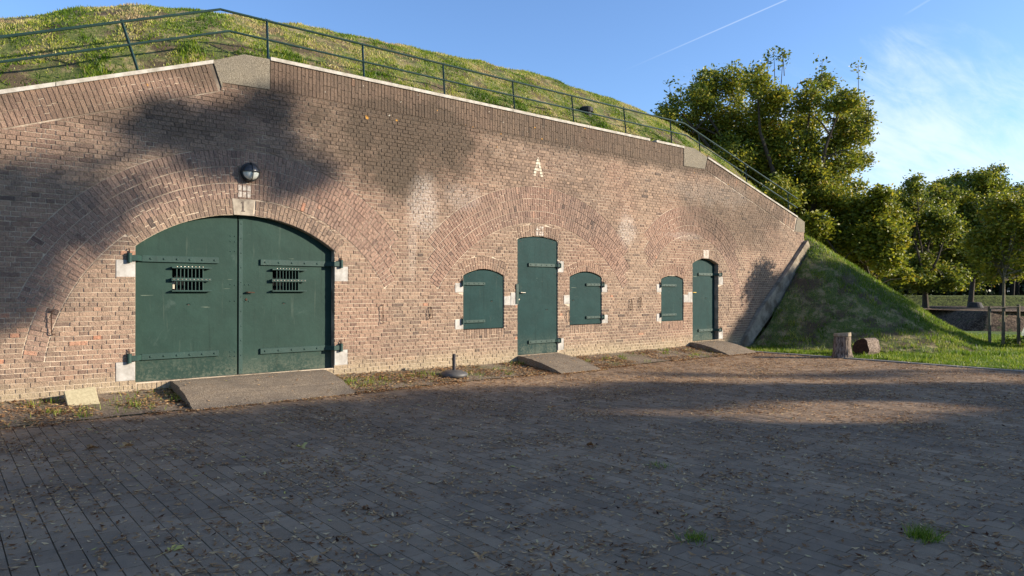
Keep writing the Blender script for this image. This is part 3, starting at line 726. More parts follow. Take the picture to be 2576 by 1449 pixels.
glassm, t, b = newmat('frosted_glass'); b.inputs['Base Color'].default_value = (0.62, 0.64, 0.58, 1); b.inputs['Roughness'].default_value = 0.2; b.inputs['Specular IOR Level'].default_value = 0.5
dome(math.pi, 2*math.pi, R*0.84, glassm, 'lamp_glass')
dome(0, math.pi, R*0.87, simple('smoked_hood', (0.045, 0.042, 0.038), rough=0.25, spec=0.5, bs=0), 'lamp_hood')
mb = MB()
for a in (0, math.pi/2):
    pts = [(lx+R*0.97*math.cos(u_)*math.cos(a), -0.07-0.135*math.sin(u_), lz+R*0.97*math.cos(u_)*math.sin(a)) for u_ in [math.pi*i/14 for i in range(15)]]
    mb.tube(pts, 0.0085, 6)
mb.build('lamp_cage', simple('cage_metal', (0.045, 0.045, 0.04), rough=0.4, spec=0.5, bs=0), lamp)

# ------------------------------------------------------------------ railing on the parapet
rail = thing('railing', 'dark green two-rail steel railing along the top of the parapet', 'railing')
POSTS = [((2.443, 4.70), (2.172, 5.56)), ((4.42, 5.2), (4.386, 6.11)), ((6.241, 5.2), (6.192, 6.11)), ((8.065, 5.2), (8.006, 6.11)), ((9.94, 5.2), (9.848, 6.11)),
         ((11.779, 5.2), (11.674, 6.12)), ((13.643, 5.2), (13.521, 6.15)), ((15.512, 5.2), (15.408, 6.14)), ((16.80, 5.1), (16.70, 5.96)), ((19.17, 4.55), (19.083, 5.29)), ((21.631, 3.9), (21.556, 4.67)), ((-0.6, 3.65), (-0.9, 4.45))]
for (xb, zb), (xt, zt) in POSTS:
    mb = MB(); mb.tube([(xb, .3, zb), (xt, .3, zt)], 0.022, 4); mb.build('post', railm, rail)
top = [(-3.5, .3, 3.32), (0.703, .3, 4.953), (2.19, .3, 5.531), (3.618, .3, 6.086), (16.04, .3, 6.11), (22.167, .3, 4.534)]
mid = [(-3.5, .3, 2.97), (0.703, .3, 4.609), (3.764, .3, 5.762), (16.15, .3, 5.796), (22.167, .3, 4.23)]
mb = MB(); mb.tube(top, 0.021, 8); mb.build('top_rail', railm, rail)
mb = MB(); mb.tube(mid, 0.019, 8); mb.build('middle_rail', railm, rail)

# ------------------------------------------------------------------ earth: bank on the roof, mound, lawn
GZ = -0.21
def nz(x, y, s=1.0, k=0): return noise.fractal(Vector((x*s, y*s, k)), 1.0, 2.0, 4)
grassy, t, b = newmat('grassy_soil'); p = t.pos(); xyz = t.sep(p)
n1 = t.noise(p, 1.6, 6, 0.7); n2 = t.noise(p, 22, 5, 0.75)
c = t.mix(t.ramp(n2, 0.35, 0.68), (0.055, 0.085, 0.016), (0.15, 0.165, 0.045))
c = t.mix(t.ramp(t.noise(p, 3.3, 5, 0.7), 0.46, 0.62), c, (0.26, 0.21, 0.10))
nd = t.m('MULTIPLY', t.ramp(n1, 0.48, 0.60), 0.85)
c = t.mix(nd, c, (0.085, 0.055, 0.036))
t.put(b.inputs['Base Color'], c); bump(t, b, t.m('ADD', n2, n1), 0.9, 0.05)
lawnm, t, b = newmat('lawn_soil'); p = t.pos(); n2 = t.noise(p, 18, 5, 0.75)
c = t.mix(t.ramp(n2, 0.35, 0.68), (0.05, 0.09, 0.014), (0.12, 0.17, 0.03))
t.put(b.inputs['Base Color'], c); bump(t, b, n2, 0.9, 0.04)

CRX = [-12, -4, 0.95, 1.7, 2.9, 3.9, 6.2, 8.3, 10.6, 13.5, 16.9, 18.9, 20.7, 22, 24, 27, 32]
CRZ = [4.2, 5.0, 6.36, 6.70, 7.10, 7.26, 7.52, 7.65, 7.74, 7.83, 7.66, 7.42, 6.85, 6.1, 4.7, 2.6, -0.3]
def bank_z(x, y):
    cr = float(np.interp(x, CRX, CRZ)); ba = float(top_z(min(x, 21.8)))-0.03 if x < 22 else float(np.interp(x, [22, 24, 28, 32], [3.5, 2.3, 0.4, -0.3]))
    u = min(1, max(0, (y-0.38)/4.1)); u = math.sin(u*math.pi/2)**0.92
    z = ba+(cr-ba)*u
    if y > 4.5: z -= 0.10*(y-4.5)+0.02*(y-4.5)**2
    return z
def mound_z(x, y):
    dx, dy = x-22.55, y-0.35; r = math.hypot(dx/(3.72 if dx < 0 else 5.2), dy/4.9); HM = 3.62
    tq = 0.72; h = HM*(1-r) if r < tq else HM*(1-tq)*((max(0, 1.17-r))/(1.17-tq))**1.7
    return GZ+max(0, h)
def land_z(x, y):
    z = mound_z(x, y)
    if y > 0.3 and x > 21: z = max(z, bank_z(x, y))
    return z
def grid(name, x0, x1, y0, y1, st, fz, mat, amp=0.05, ns=1.6, keep=lambda x, y: True):
    nx = round((x1-x0)/st); ny = round((y1-y0)/st); mb = MB(); idx = {}
    for i in range(nx+1):
        for j in range(ny+1):
            x, y = x0+(x1-x0)*i/nx, y0+(y1-y0)*j/ny
            if keep(x, y): idx[i, j] = len(mb.v); mb.v.append((x, y, fz(x, y)+amp*nz(x, y, ns)))
    for i in range(nx):
        for j in range(ny):
            k = [idx.get(q) for q in ((i, j), (i+1, j), (i+1, j+1), (i, j+1))]
            if None not in k: mb.face(k)
    return kind(mb.build(name, mat, smooth=True), 'structure')
grid('earth_bank', -12, 22.0, 0.38, 15.0, 0.2, bank_z, grassy, 0.09, 1.1)
grid('grass_mound', 17.2, 34.0, -6.2, 15.0, 0.2, land_z, grassy, 0.06, 1.3, keep=lambda x, y: (x > 22.0 or y < -0.02) and land_z(x, y) > GZ+0.004 or (x > 22.0 and y > 0))
# lawn and pavement base
mb = MB(); mb.quad((17.46, -60, GZ+.004), (75, -60, GZ+.004), (75, 4, GZ+.004), (17.46, 4, GZ+.004)); kind(mb.build('lawn', lawnm), 'structure')
farm = simple('far_ground', (0.06, 0.09, 0.02), (0.10, 0.11, 0.035), 2, 1.0)
mb = MB(); mb.quad((-900, -900, GZ-0.30), (900, -900, GZ-0.30), (900, 900, GZ-0.30), (-900, 900, GZ-0.30)); kind(mb.build('ground', farm), 'structure')

soilm, t, b = newmat('sandy_soil'); p = t.pos(); n2 = t.noise(p, 28, 5, 0.8); n1 = t.noise(p, 2.4, 5, 0.6)
c = t.mix(t.ramp(n2, 0.35, 0.66), (0.095, 0.068, 0.046), (0.27, 0.21, 0.145))
c = t.mix(t.m('MULTIPLY', t.ramp(n1, 0.5, 0.7), 0.6), c, (0.10, 0.10, 0.035)); t.put(b.inputs['Base Color'], c); bump(t, b, n2, 0.8, 0.02)
SY = -1.12
def strip_z(x, y):
    e = float(np.interp(x, [-4, 5.5, 6.5, 9, 13, 18.4], [-0.03, -0.03, -0.05, -0.07, -0.05, -0.01]))
    return e+(GZ+0.012-e)*min(1, max(0, -y/1.1))**0.8
grid('verge', -5, 17.45, SY-0.02, 0.0, 0.09, strip_z, soilm, 0.012, 6)

# paving
joint_m = simple('joint_sand', (0.13, 0.095, 0.06), (0.07, 0.058, 0.036), 8, 1.0, bs=0.4)
pave = MB(); pave.quad((-12, -30, GZ-.012), (17.30, -30, GZ-.012), (17.30, SY, GZ-.012), (-12, SY, GZ-.012)); pave = kind(pave.build('pavement', joint_m), 'structure')
paver_m, t, b = newmat('grey_paver'); p = t.pos(); tn = tone(t)
sp = t.noise(p, 150, 3, 0.8)
c = t.mix(tn, (0.220, 0.150, 0.092), (0.360, 0.250, 0.155))
c = t.mix(t.m('MULTIPLY', t.ramp(sp, 0.45, 0.7), 0.55), c, (0.42, 0.30, 0.20))
c = t.mix(t.m('MULTIPLY', t.ramp(t.noise(p, 60, 3, 0.7), 0.66, 0.72), 0.5), c, (0.34, 0.34, 0.33))
c = t.mix(t.m('MULTIPLY', t.ramp(t.noise(p, 0.9, 6, 0.7), 0.42, 0.66), 0.65), c, (0.18, 0.13, 0.09))
c = t.mix(t.m('MULTIPLY', t.ramp(t.noise(p, 9, 5, 0.7), 0.55, 0.75), 0.35), c, (0.075, 0.068, 0.045))
t.put(b.inputs['Base Color'], c); b.inputs['Roughness'].default_value = 0.95; b.inputs['Specular IOR Level'].default_value = 0.06; bump(t, b, sp, 0.5, 0.004)
PX, PL = 0.129, 0.262
PV = []
row = 0; x = -3.0
while x < 17.28:
    y = SY-0.01-(PL/2 if row % 2 else 0)
    ytop = SY-0.01
    yy = ytop
    first = PL/2 if row % 2 else PL
    while yy > -14:
        L = first; first = PL
        q = pix(x+PX/2, yy-L/2, GZ)
        if q[2] > 2.2 and -420 < q[0] < 2800 and q[1] < 1750:
            PV.append((x, yy-L, L, q[2], -60 < q[0] < 2630 and q[1] < 1470))
        yy -= L
    x += PX; row += 1
PV.sort(key=lambda r: (not r[4], r[3]))
def paver_geo(mb, x0, y0, L, ox=0, oy=0, oz=0):
    j = 0.0017; i_ = 0.0022; t_ = min(1, max(0, random.gauss(0.45, 0.25))); dz = U(-0.0018, 0.0018)+0.006*nz(x0, y0, .6, 6)-.002; tx, ty = U(-.0012, .0012), U(-.0012, .0012)
    n = len(mb.v); xa, xb, ya, yb = x0+j-ox, x0+PX-j-ox, y0+j-oy, y0+L-j-oy; z0 = GZ-.02-oz; z1 = GZ-oz+dz
    mb.v += [(xa, ya, z0), (xb, ya, z0), (xb, yb, z0), (xa, yb, z0), (xa+i_, ya+i_, z1-tx-ty), (xb-i_, ya+i_, z1+tx-ty), (xb-i_, yb-i_, z1+tx+ty), (xa+i_, yb-i_, z1-tx+ty)]
    mb.face((n+4, n+5, n+6, n+7), t_)
    for k in range(4): mb.face((n+k, n+(k+1) % 4, n+4+(k+1) % 4, n+4+k), t_)
for x0, y0, L, d, vis in PV[:296]:
    mb = MB(); paver_geo(mb, x0, y0, L, x0, y0, GZ); mb.build('paver', paver_m, pave, loc=(x0, y0, GZ))
mb = MB()
for x0, y0, L, d, vis in PV[296:]: paver_geo(mb, x0, y0, L)
kind(mb.build('paving', paver_m, pave), 'stuff')
print('pavers', len(PV))
curb_m = simple('curb_concrete', (0.30, 0.27, 0.22), (0.20, 0.18, 0.15), 9, 0.9)
curb = kind(thing('curb', 'low concrete kerb between paving and lawn', 'kerb'), 'structure'); del curb['category']; del curb['label']
y = -1.0
while y > -16:
    mb = MB(); mb.box(17.30+U(-.004, .004), 17.44, y-0.99, y, GZ-.05, GZ+.022+U(0, .006), ch=0.008); mb.build('curb_stone', curb_m, curb); y -= 1.0

# ------------------------------------------------------------------ ramps
def ramp(x0, x1, run, h, label, bulge=0.03):
    mb = MB(); N = 18; prof = [(-run*i/N, GZ+.004+(h-GZ)*((1-(i/N)**1.7)) if i < N else GZ+.004) for i in range(N+1)]
    n = len(mb.v)
    for y, z in prof: mb.v += [(x0+U(-.011, .011), y, z+U(-.004, .004)), (x1+U(-.011, .011), y, z+U(-.004, .004)), (x0, y, GZ-.05), (x1, y, GZ-.05)]
    for i in range(N):
        a, b_ = n+4*i, n+4*i+4
        mb.face((a, b_, b_+1, a+1)); mb.face((a, a+2, b_+2, b_)); mb.face((a+1, b_+1, b_+3, a+3))
    e = n+4*N; mb.face((e, e+2, e+3, e+1)); mb.face((n, n+1, n+3, n+2))
    o = mb.build('concrete_ramp', rampm); thing('', label, 'ramp', 'concrete door ramps', o); o.location.y = -0.006
ramp(2.80, 5.28, 1.25, 0.078, 'wide worn concrete ramp in front of the double gate')
ramp(9.74, 10.90, 1.40, 0.05, 'narrow concrete ramp in front of the tall green door')
ramp(15.86, 17.15, 1.25, 0.06, 'concrete ramp at the small round-topped door by the lawn')

# leaning slab
mb = MB(); mb.box(-0.19, 0.19, -0.05, 0.0, 0.0, 0.30, ch=0.006)
o = mb.build('stone_slab', slabm); thing('', 'square sandy concrete slab leaning against the foot of the wall', 'slab', None, o)
o.location = (1.60, -0.42, -0.165); o.rotation_euler = (math.radians(-38), math.radians(-4), math.radians(6))
# parasol base
pb = thing('parasol_base', 'round grey parasol base with a short empty pole on the paving', 'parasol base', loc=(7.60, -0.68, -0.135))
mb = MB(); mb.lathe((0, 0, 0), [(0.255, -0.03), (0.265, 0.02), (0.24, 0.05), (0.15, 0.085), (0.04, 0.10)], seg=36); mb.build('base', castm, pb, smooth=True)
mb = MB(); mb.tube([(0, 0, 0.09), (0, 0, 0.40)], 0.033, 16); mb.build('pole', polem, pb)
mb = MB(); mb.tube([(0.025, -0.02, 0.36), (0.065, -0.045, 0.36)], [0.008, 0.014], 8); mb.build('knob', polem, pb)
# bin on the bank
bn = thing('litter_bin', 'black round litter bin half sunk in the grass behind the railing', 'bin', loc=(13.05, 1.15, 5.72))
mb = MB(); mb.lathe((0, 0, 0), [(0.12, 0), (0.135, 0.40)], seg=18); mb.build('body', blackpl, bn)
mb = MB(); mb.lathe((0, 0, 0.385), [(0.17, 0), (0.178, 0.10), (0.13, 0.13)], seg=18); mb.build('lid', blackpl, bn)

# ------------------------------------------------------------------ log stools
bark, t, b = newmat('grey_bark'); p = t.pos(); mp = t.add('ShaderNodeMapping'); t.put(mp.inputs[0], p); mp.inputs['Scale'].default_value = (30, 30, 6)
n1 = t.noise(mp.outputs[0], 1.0, 6, 0.7); c = t.mix(t.ramp(n1, 0.36, 0.62), (0.05, 0.035, 0.026), (0.26, 0.20, 0.155)); t.put(b.inputs['Base Color'], c); bump(t, b, n1, 0.9, 0.03)
cutw = simple('cut_wood', (0.34, 0.28, 0.20), (0.22, 0.17, 0.11), 18, 0.85)
darkw = simple('dark_cut_wood', (0.085, 0.042, 0.028), (0.04, 0.022, 0.016), 14, 0.9)
def log_ring(rad, lobes, n=28, s=0):
    return [rad*(1+0.10*math.sin(lobes*2*math.pi*k/n+s)+0.05*math.sin(5*2*math.pi*k/n+s*2)) for k in range(n)]
def log_mesh(rings_, n=28):
    mb = MB()
    for (c, radii, U_, V_) in rings_:
        for k in range(n):
            th = 2*math.pi*k/n; mb.v.append(tuple(Vector(c)+(U_*math.cos(th)+V_*math.sin(th))*radii[k]*(1+U(-.03, .03))))
    for i in range(len(rings_)-1):
        for k in range(n): k2 = (k+1) % n; mb.face((i*n+k, i*n+k2, (i+1)*n+k2, (i+1)*n+k))
    return mb
b0 = at_z(2117, 900, GZ); b1 = at_z(2178, 893, GZ)
st = thing('log_stool', 'upright sawn log standing beside the lawn edge, taller of two', 'log', loc=(b0.x, b0.y, GZ))
Ux, Uy, Uz = Vector((1,0,0)), Vector((0,1,0)), Vector((0,0,1))
rr = log_ring(0.20, 3); H_ = 0.62
mb = log_mesh([((0, 0, -0.03), [r*1.35 for r in log_ring(0.2, 4, s=1)], Ux, Uy), ((0.005, 0, 0.1), [r*1.12 for r in rr], Ux, Uy), ((0.01, 0, 0.3), rr, Ux, Uy), ((0.02, 0, H_-0.09), [r*0.96 for r in rr], Ux, Uy)]); mb.build('trunk_section', bark, st, smooth=False)
mb = log_mesh([((0.02, 0, H_-0.085), [r*0.90 for r in rr], Ux, Uy), ((0.022, 0, H_-0.075), [r*0.99 for r in rr], Ux, Uy), ((0.025, 0, H_), [r*0.98 for r in rr], Ux, (Uy+Uz*-0.10))]); mb.face(range(56, 84)); mb.build('sawn_top', cutw, st)
lg = thing('log_section', 'thick short log lying on its side in the grass, dark sawn end forward', 'log', loc=(b1.x, b1.y, GZ+0.20))
dr = Vector((0.98, -0.16, 0)).normalized(); V1 = Vector((-dr.y, dr.x, 0)); rr = log_ring(0.225, 3, s=2)
mb = log_mesh([(dr*-0.20, rr, V1, Uz), (dr*0.05, [r*1.03 for r in rr], V1, Uz), (dr*0.30, [r*0.97 for r in rr], V1, Uz)]); mb.build('bark', simple('pale_flaky_bark', (0.30, 0.23, 0.18), (0.11, 0.08, 0.06), 22, 0.95, bs=0.9, bsc=30, bd=0.03), lg)
mb = log_mesh([(dr*-0.205, rr, V1, Uz)]); mb.face(range(28)); mb.build('sawn_end', darkw, lg)
mb = log_mesh([(dr*0.302, [r*0.97 for r in rr], V1, Uz)]); mb.face(range(28)); mb.build('sawn_end', cutw, lg)

# ------------------------------------------------------------------ trees
def leafmat(name, cols, trans=0.35, ro=0.5, sp=0.35):
    m = bpy.data.materials.new(name); m.use_nodes = True; t = NT(m.node_tree); t.n.clear(); tn = tone(t)
    cr = t.add('ShaderNodeValToRGB'); t.put(cr.inputs[0], tn); e = cr.color_ramp.elements
    e[0].position = 0; e[0].color = (*cols[0], 1); e[1].position = 1; e[1].color = (*cols[-1], 1)
    for i, c in enumerate(cols[1:-1]): x = e.new((i+1)/(len(cols)-1)); x.color = (*c, 1)
    b = t.add('ShaderNodeBsdfPrincipled'); t.put(b.inputs['Base Color'], cr.outputs[0]); b.inputs['Roughness'].default_value = ro; b.inputs['Specular IOR Level'].default_value = sp
    tr = t.add('ShaderNodeBsdfTranslucent'); t.put(tr.inputs[0], t.mix(0.5, cr.outputs[0], (0.30, 0.34, 0.02), 'ADD') if False else cr.outputs[0])
    mx = t.add('ShaderNodeMixShader'); mx.inputs[0].default_value = trans; t.l.new(b.outputs[0], mx.inputs[1]); t.l.new(tr.outputs[0], mx.inputs[2])
    o = t.add('ShaderNodeOutputMaterial'); t.l.new(mx.outputs[0], o.inputs[0]); return m
GREEN = [(0.055, 0.085, 0.013), (0.11, 0.15, 0.018), (0.22, 0.24, 0.022), (0.38, 0.33, 0.03), (0.28, 0.15, 0.028)]
YEL = [(0.08, 0.11, 0.012), (0.15, 0.18, 0.016), (0.26, 0.26, 0.02), (0.36, 0.29, 0.025), (0.28, 0.15, 0.02)]
leaf_g = leafmat('walnut_leaf', GREEN, 0.40); leaf_y = leafmat('yellowing_leaf', YEL, 0.45); leaf_d = leafmat('dark_leaf', [(0.02, 0.034, 0.008), (0.035, 0.055, 0.012), (0.06, 0.075, 0.016)], 0.25)
trunkm = simple('tree_bark', (0.085, 0.068, 0.050), (0.045, 0.036, 0.028), 12, 0.95)
def leaves(name, lobes, n, size, mat, parent=None, droop=0.3, tmean=0.35, tsd=0.2, cl=14, shell=0.42):
    """leaves in twigs spread through lobes [(centre, radius)]; volume-weighted"""
    rs = np.random.RandomState(len(name)*7+len(lobes)*13+n % 97)
    w_ = np.array([r**2.0 for _, r in lobes]); w_ /= w_.sum(); V = []; T = []
    nc = n//cl; pick = rs.choice(len(lobes), nc, p=w_)
    for li in pick:
        c, r = lobes[li]; d = rs.normal(size=3); d /= np.linalg.norm(d)
        rad = r*(rs.uniform(0, 1)**shell)*rs.uniform(0.92, 1.05)
        cc = np.array(c)+d*rad*np.array([1, 1, 0.9])
        tb = tmean+rs.normal(0, 0.15); tw = min(r*0.12, .16)+size*0.75
        for _ in range(cl):
            pc = cc+rs.normal(0, tw, 3)*np.array([1, 1, 0.75]); s = size*rs.uniform(0.6, 1.25)
            a = rs.normal(size=3); a[2] = a[2]*0.6-droop; a /= np.linalg.norm(a); b_ = np.cross(a, rs.normal(size=3)); b_ /= np.linalg.norm(b_)+1e-9
            V += [pc-a*s*0.5, pc+b_*s*0.26, pc+a*s*0.5, pc-b_*s*0.26]; T.append(min(1, max(0, tb+rs.normal(0, tsd*0.6))))
    V = np.array(V); nf = len(T); me = bpy.data.meshes.new(name)
    me.vertices.add(len(V)); me.vertices.foreach_set('co', V.ravel()); me.loops.add(nf*4); me.loops.foreach_set('vertex_index', np.arange(nf*4, dtype=np.int32))
    me.polygons.add(nf); me.polygons.foreach_set('loop_start', np.arange(0, nf*4, 4, dtype=np.int32)); me.polygons.foreach_set('loop_total', np.full(nf, 4, dtype=np.int32))
    a = me.attributes.new('tone', 'FLOAT', 'FACE'); a.data.foreach_set('value', np.array(T, dtype=np.float32)); me.materials.append(mat); me.update()
    return link(name, me, parent)
def limbs(parent, base, tips, r0, fork=0.35, seed=1, mat=None):
    rs = random.Random(seed); mb = MB(); base = Vector(base)
    cen = sum((Vector(t_) for t_ in tips), Vector())/len(tips)
    fk = base.lerp(Vector((base.x*0.6+cen.x*0.4, base.y*0.6+cen.y*0.4, cen.z)), fork)
    mb.tube([base-Vector((0, 0, .4)), base+Vector((0, 0, .15)), base.lerp(fk, .5)+Vector((rs.uniform(-.1, .1), rs.uniform(-.1, .1), 0)), fk], [r0*1.5, r0*1.1, r0*0.9, r0*0.75], 10)
    for tp in tips:
        tp = Vector(tp); m1 = fk.lerp(tp, .4)+Vector((rs.uniform(-.3, .3), rs.uniform(-.3, .3), rs.uniform(.0, .4))); m2 = fk.lerp(tp, .75)+Vector((rs.uniform(-.2, .2), rs.uniform(-.2, .2), .1))
        mb.tube([fk, m1, m2, tp], [r0*0.55, r0*0.36, r0*0.2, r0*0.06], 6, cap=False)
        for _ in range(4):
            s_ = fk.lerp(tp, rs.uniform(.35, .9)); e_ = s_+Vector((rs.uniform(-1, 1), rs.uniform(-1, 1), rs.uniform(-.2, 1)))*1.0
            mb.tube([s_, s_.lerp(e_, .5)+Vector((0, 0, .1)), e_], [r0*0.16, r0*0.1, r0*0.03], 5, cap=False)
    return mb.build('trunk', mat or trunkm, parent)
def lob(lst, depth, spread, seed=3):
    rs = random.Random(seed); out = []
    for x, y, r in lst:
        d = depth+rs.uniform(-spread, spread); c = at(x, y, d); R = r*d/F; out.append((tuple(c), R*0.86))
        for _ in range(4):
            v = Vector((rs.gauss(0, 1), rs.gauss(0, 1), rs.gauss(0.2, 1))).normalized(); out.append((tuple(c+v*R*rs.uniform(.75, 1.02)), R*rs.uniform(.22, .42)))
    return out
# big walnut behind the end of the wall
D1 = 32.0
L1 = [(1700,268,38),(1668,300,34),(1720,320,50),(1790,222,50),(1755,250,40),(1850,200,48),(1905,205,42),(1945,265,62),(2040,245,42),(2075,212,30),(2120,255,42),(2155,285,32),(2140,340,52),(2095,410,62),(1850,320,88),(1770,345,66),(1985,400,82),(1890,440,84),(2090,490,54),(2010,520,70),(1790,430,60),(2030,310,55),(2160,400,30),(1960,500,60),(1900,540,60),(2050,590,60),(2120,560,50)]
tr = thing('walnut_tree', 'large green walnut tree rising behind the sloping end of the wall', 'tree')
L1 += [(2130,480,44),(2175,510,34),(2050,460,60),(1840,400,60),(2150,330,40),(1930,350,60)]
lb = lob(L1, D1, 2.4); leaves('crown', lb, 105000, 0.165, leaf_g, tr, tmean=0.47, cl=18)
tb_ = at(1990, 740, D1); limbs(tr, (tb_.x, tb_.y, GZ-0.3), [l[0] for l in lb[::10]], 0.34, 0.30, 5)
mb = MB()   # bare upright twigs above the crown, each with a few leaves
tw = []
for x, y, y2 in ((1932,205,135),(1950,210,130),(1966,210,140),(1974,190,128),(2063,225,148),(2162,270,162),(2186,350,252),(2175,352,262),(1712,262,210),(1690,300,208),(2128,545,470)):
    a = at(x, y, D1-1.5); b_ = at(x+U(-8, 8), y2, D1-1.5); mb.tube([a, a.lerp(b_, .5)+Vector((U(-.05, .05), 0, 0)), b_], [0.02, 0.014, 0.008], 5)
    tw.append((tuple(b_), 0.16)); tw.append((tuple(a.lerp(b_, .7)), 0.12))
kind(mb.build('twigs', trunkm, tr), 'stuff'); leaves('twig_leaves', tw, 420, 0.17, leaf_g, tr, cl=4, tmean=.3)
L2 = [(2200,550,48),(2235,600,40),(2180,600,52),(2120,640,55),(2225,655,42),(2160,680,45),(2245,570,30),(2090,610,50),(2210,510,34),(2140,525,44),(2060,570,40),(2255,690,22)]
tr = thing('yellowing_tree', 'yellow-green tree low behind the grass mound, right of the walnut', 'tree')
lb = lob(L2, 30, 1.8, 5); leaves('crown', lb, 34000, 0.18, leaf_y, tr, tmean=0.34, cl=18); tb_ = at(2180, 745, 30.5); limbs(tr, (tb_.x, tb_.y, GZ-.3), [l[0] for l in lb[::10]], 0.2, 0.25, 7)
for nm, lab, L3, dep, tr_px, n, mt in (
    ('leaning_tree', 'dark green tree with a leaning trunk, left of the two on the far bank', [(2290,520,48),(2345,545,52),(2300,600,58),(2365,625,56),(2320,680,44),(2260,560,32),(2380,570,42),(2390,690,34),(2270,660,34),(2340,495,30),(2300,470,26),(2250,520,30),(2370,500,34),(2280,705,34),(2330,712,26),(2250,690,30),(2400,712,24)], 37, (2328,772), 36000, leaf_g),
    ('forked_tree', 'tall tree with a forked trunk in the middle of the far bank', [(2395,485,40),(2450,468,44),(2505,480,40),(2545,510,36),(2420,550,66),(2495,555,60),(2400,640,56),(2470,650,52),(2560,560,40),(2440,700,34),(2520,640,40),(2500,470,40),(2570,500,36),(2480,445,24),(2600,560,50),(2600,640,50)], 40, (2441,775), 44000, leaf_g)):
    tr = thing(nm, lab, 'tree', 'trees on the far bank'); lb = lob(L3, dep, 2.0, 9); leaves('crown', lb, int(n*1.35), 0.175, mt, tr, tmean=.36, cl=16)
    tb_ = at(tr_px[0], tr_px[1], dep); limbs(tr, tb_, [l[0] for l in lb[::10]], 0.15, 0.38, 11)
yt = thing('young_tree', 'slim young tree with yellow-green leaves tied between two stakes', 'tree')
DY = 21.0; lb = lob([(2515,560,42),(2480,600,36),(2560,590,44),(2525,640,40),(2465,655,26),(2570,535,40),(2500,690,26),(2560,680,26),(2450,610,26),(2520,510,34),(2590,640,40),(2600,580,40)], DY, 0.5, 4)
leaves('crown', lb, 9000, 0.13, leaf_y, yt, tmean=.45, cl=9)
b0 = at(2523, 868, DY); mb = MB(); tp = at(2528, 520, DY); mb.tube([b0-Vector((0, 0, .1)), b0.lerp(tp, .35), b0.lerp(tp, .6), tp], [0.05, 0.042, 0.033, 0.012], 8)
for l in lb: mb.tube([b0.lerp(tp, U(.45, .7)), Vector(l[0])], [0.018, 0.005], 5)
mb.build('trunk', simple('pale_young_bark', (0.20, 0.16, 0.10), (0.12, 0.10, 0.06), 12), yt)
woodm = simple('stake_wood', (0.20, 0.165, 0.105), (0.11, 0.09, 0.06), 10)
fr = thing('tree_stakes', 'wooden stakes with a crossbar holding the young tree', 'tree stake')
for px_, yt_ in ((2489, 771), (2562, 766)):
    a, b_ = at(px_, 876, DY), at(px_, yt_, DY); mb = MB(); mb.tube([a-Vector((0, 0, .1)), b_], 0.045, 8); mb.build('stake', woodm, fr)
mb = MB(); mb.tube([at(2489, 776, DY-.06), at(2562, 772, DY-.06)], 0.022, 6); mb.build('crossbar', woodm, fr)
pl = thing('planter_box', 'low dark box at the foot of the staked young tree', 'planter')
a, b_ = at(2492, 876, DY+.2), at(2560, 876, DY+.2); d = (b_-a); mb = MB(); n_ = Vector((-d.y, d.x, 0)).normalized()*0.35
hh = Vector((0, 0, .14)); P4 = [a, b_, b_+n_, a+n_]
for i in range(4): mb.quad(P4[i], P4[(i+1) % 4], P4[(i+1) % 4]+hh, P4[i]+hh)
mb.quad(*[q+hh*0.9 for q in P4]); mb.build('box', simple('dark_planter', (0.02, 0.026, 0.028), rough=.6), pl)
leaves('plant', [(tuple(at(x, 860, DY+.3)), 0.13) for x in (2535, 2550, 2566, 2574)], 300, 0.10, leaf_y, pl, cl=6)['kind'] = 'stuff'

# far banks
litter, t, b = newmat('leafy_bank'); p = t.pos(); n2 = t.noise(p, 9, 5, 0.8)
c = t.mix(t.ramp(n2, 0.42, 0.62), (0.040, 0.024, 0.015), (0.19, 0.13, 0.085)); c = t.mix(t.ramp(t.noise(p, 3, 4, .6), .58, .7), c, (0.06, 0.075, 0.02)); t.put(b.inputs['Base Color'], c); bump(t, b, n2, 1.0, 0.08)
A0, A1, A2 = at(2160, 765, 46), at(2300, 772, 37.4), at(2486, 785, 29.4)
A3 = A2+Vector((2.0, -0.9, 0)); A4 = A2+Vector((16, -4.5, 0))
def zset(v, z): return Vector((v.x, v.y, z))
def bank(name, top_pts, ztop, zbot, run, back, mat, mat2=None):
    """embankment: crest polyline, front face falling towards the camera side"""
    mb = MB(); T = [zset(v, ztop) for v in top_pts]; n = len(T); fr_ = []
    for i in range(n):
        d = (T[min(i+1, n-1)]-T[max(i-1, 0)]).normalized(); nn = Vector((d.y, -d.x, 0))
        if nn.dot(CAM-T[i]) < 0: nn = -nn
        fr_.append(nn)
    sub = 14
    P_ = []
    for i in range(n-1):
        k = max(1, round((T[i+1]-T[i]).length/0.8))
        for j in range(k+(i == n-2)): P_.append((T[i].lerp(T[i+1], j/k), fr_[i].lerp(fr_[i+1], j/k).normalized()))
    base = 0
    for q, nn in P_:
        for s in range(-1, sub+1):
            if s == -1: v = q-nn*back
            else:
                u_ = s/sub; v = q+nn*run*u_; v = zset(v, ztop+(zbot-ztop)*(u_**0.9)+0.05*nz(v.x, v.y, 1.5))
            mb.v.append(tuple(v))
    w2 = sub+2
    for i in range(len(P_)-1):
        for s in range(w2-1): a = i*w2+s; mb.face((a, a+1, a+w2+1, a+w2))
    return kind(mb.build(name, mat, smooth=True), 'structure')
bank('leaf_strewn_bank', [A0, A1, A2, A3, A4], 0.58, GZ-.3, 1.5, 8, litter)
B0, B1 = at(2100, 745, 44), at(2900, 748, 40)
hedgem, t, b = newmat('ivy_bank'); p = t.pos(); n2 = t.noise(p, 7, 5, 0.8)
c = t.mix(t.ramp(n2, 0.38, 0.62), (0.02, 0.032, 0.006), (0.15, 0.18, 0.035)); t.put(b.inputs['Base Color'], c); bump(t, b, n2, 1.0, 0.1)
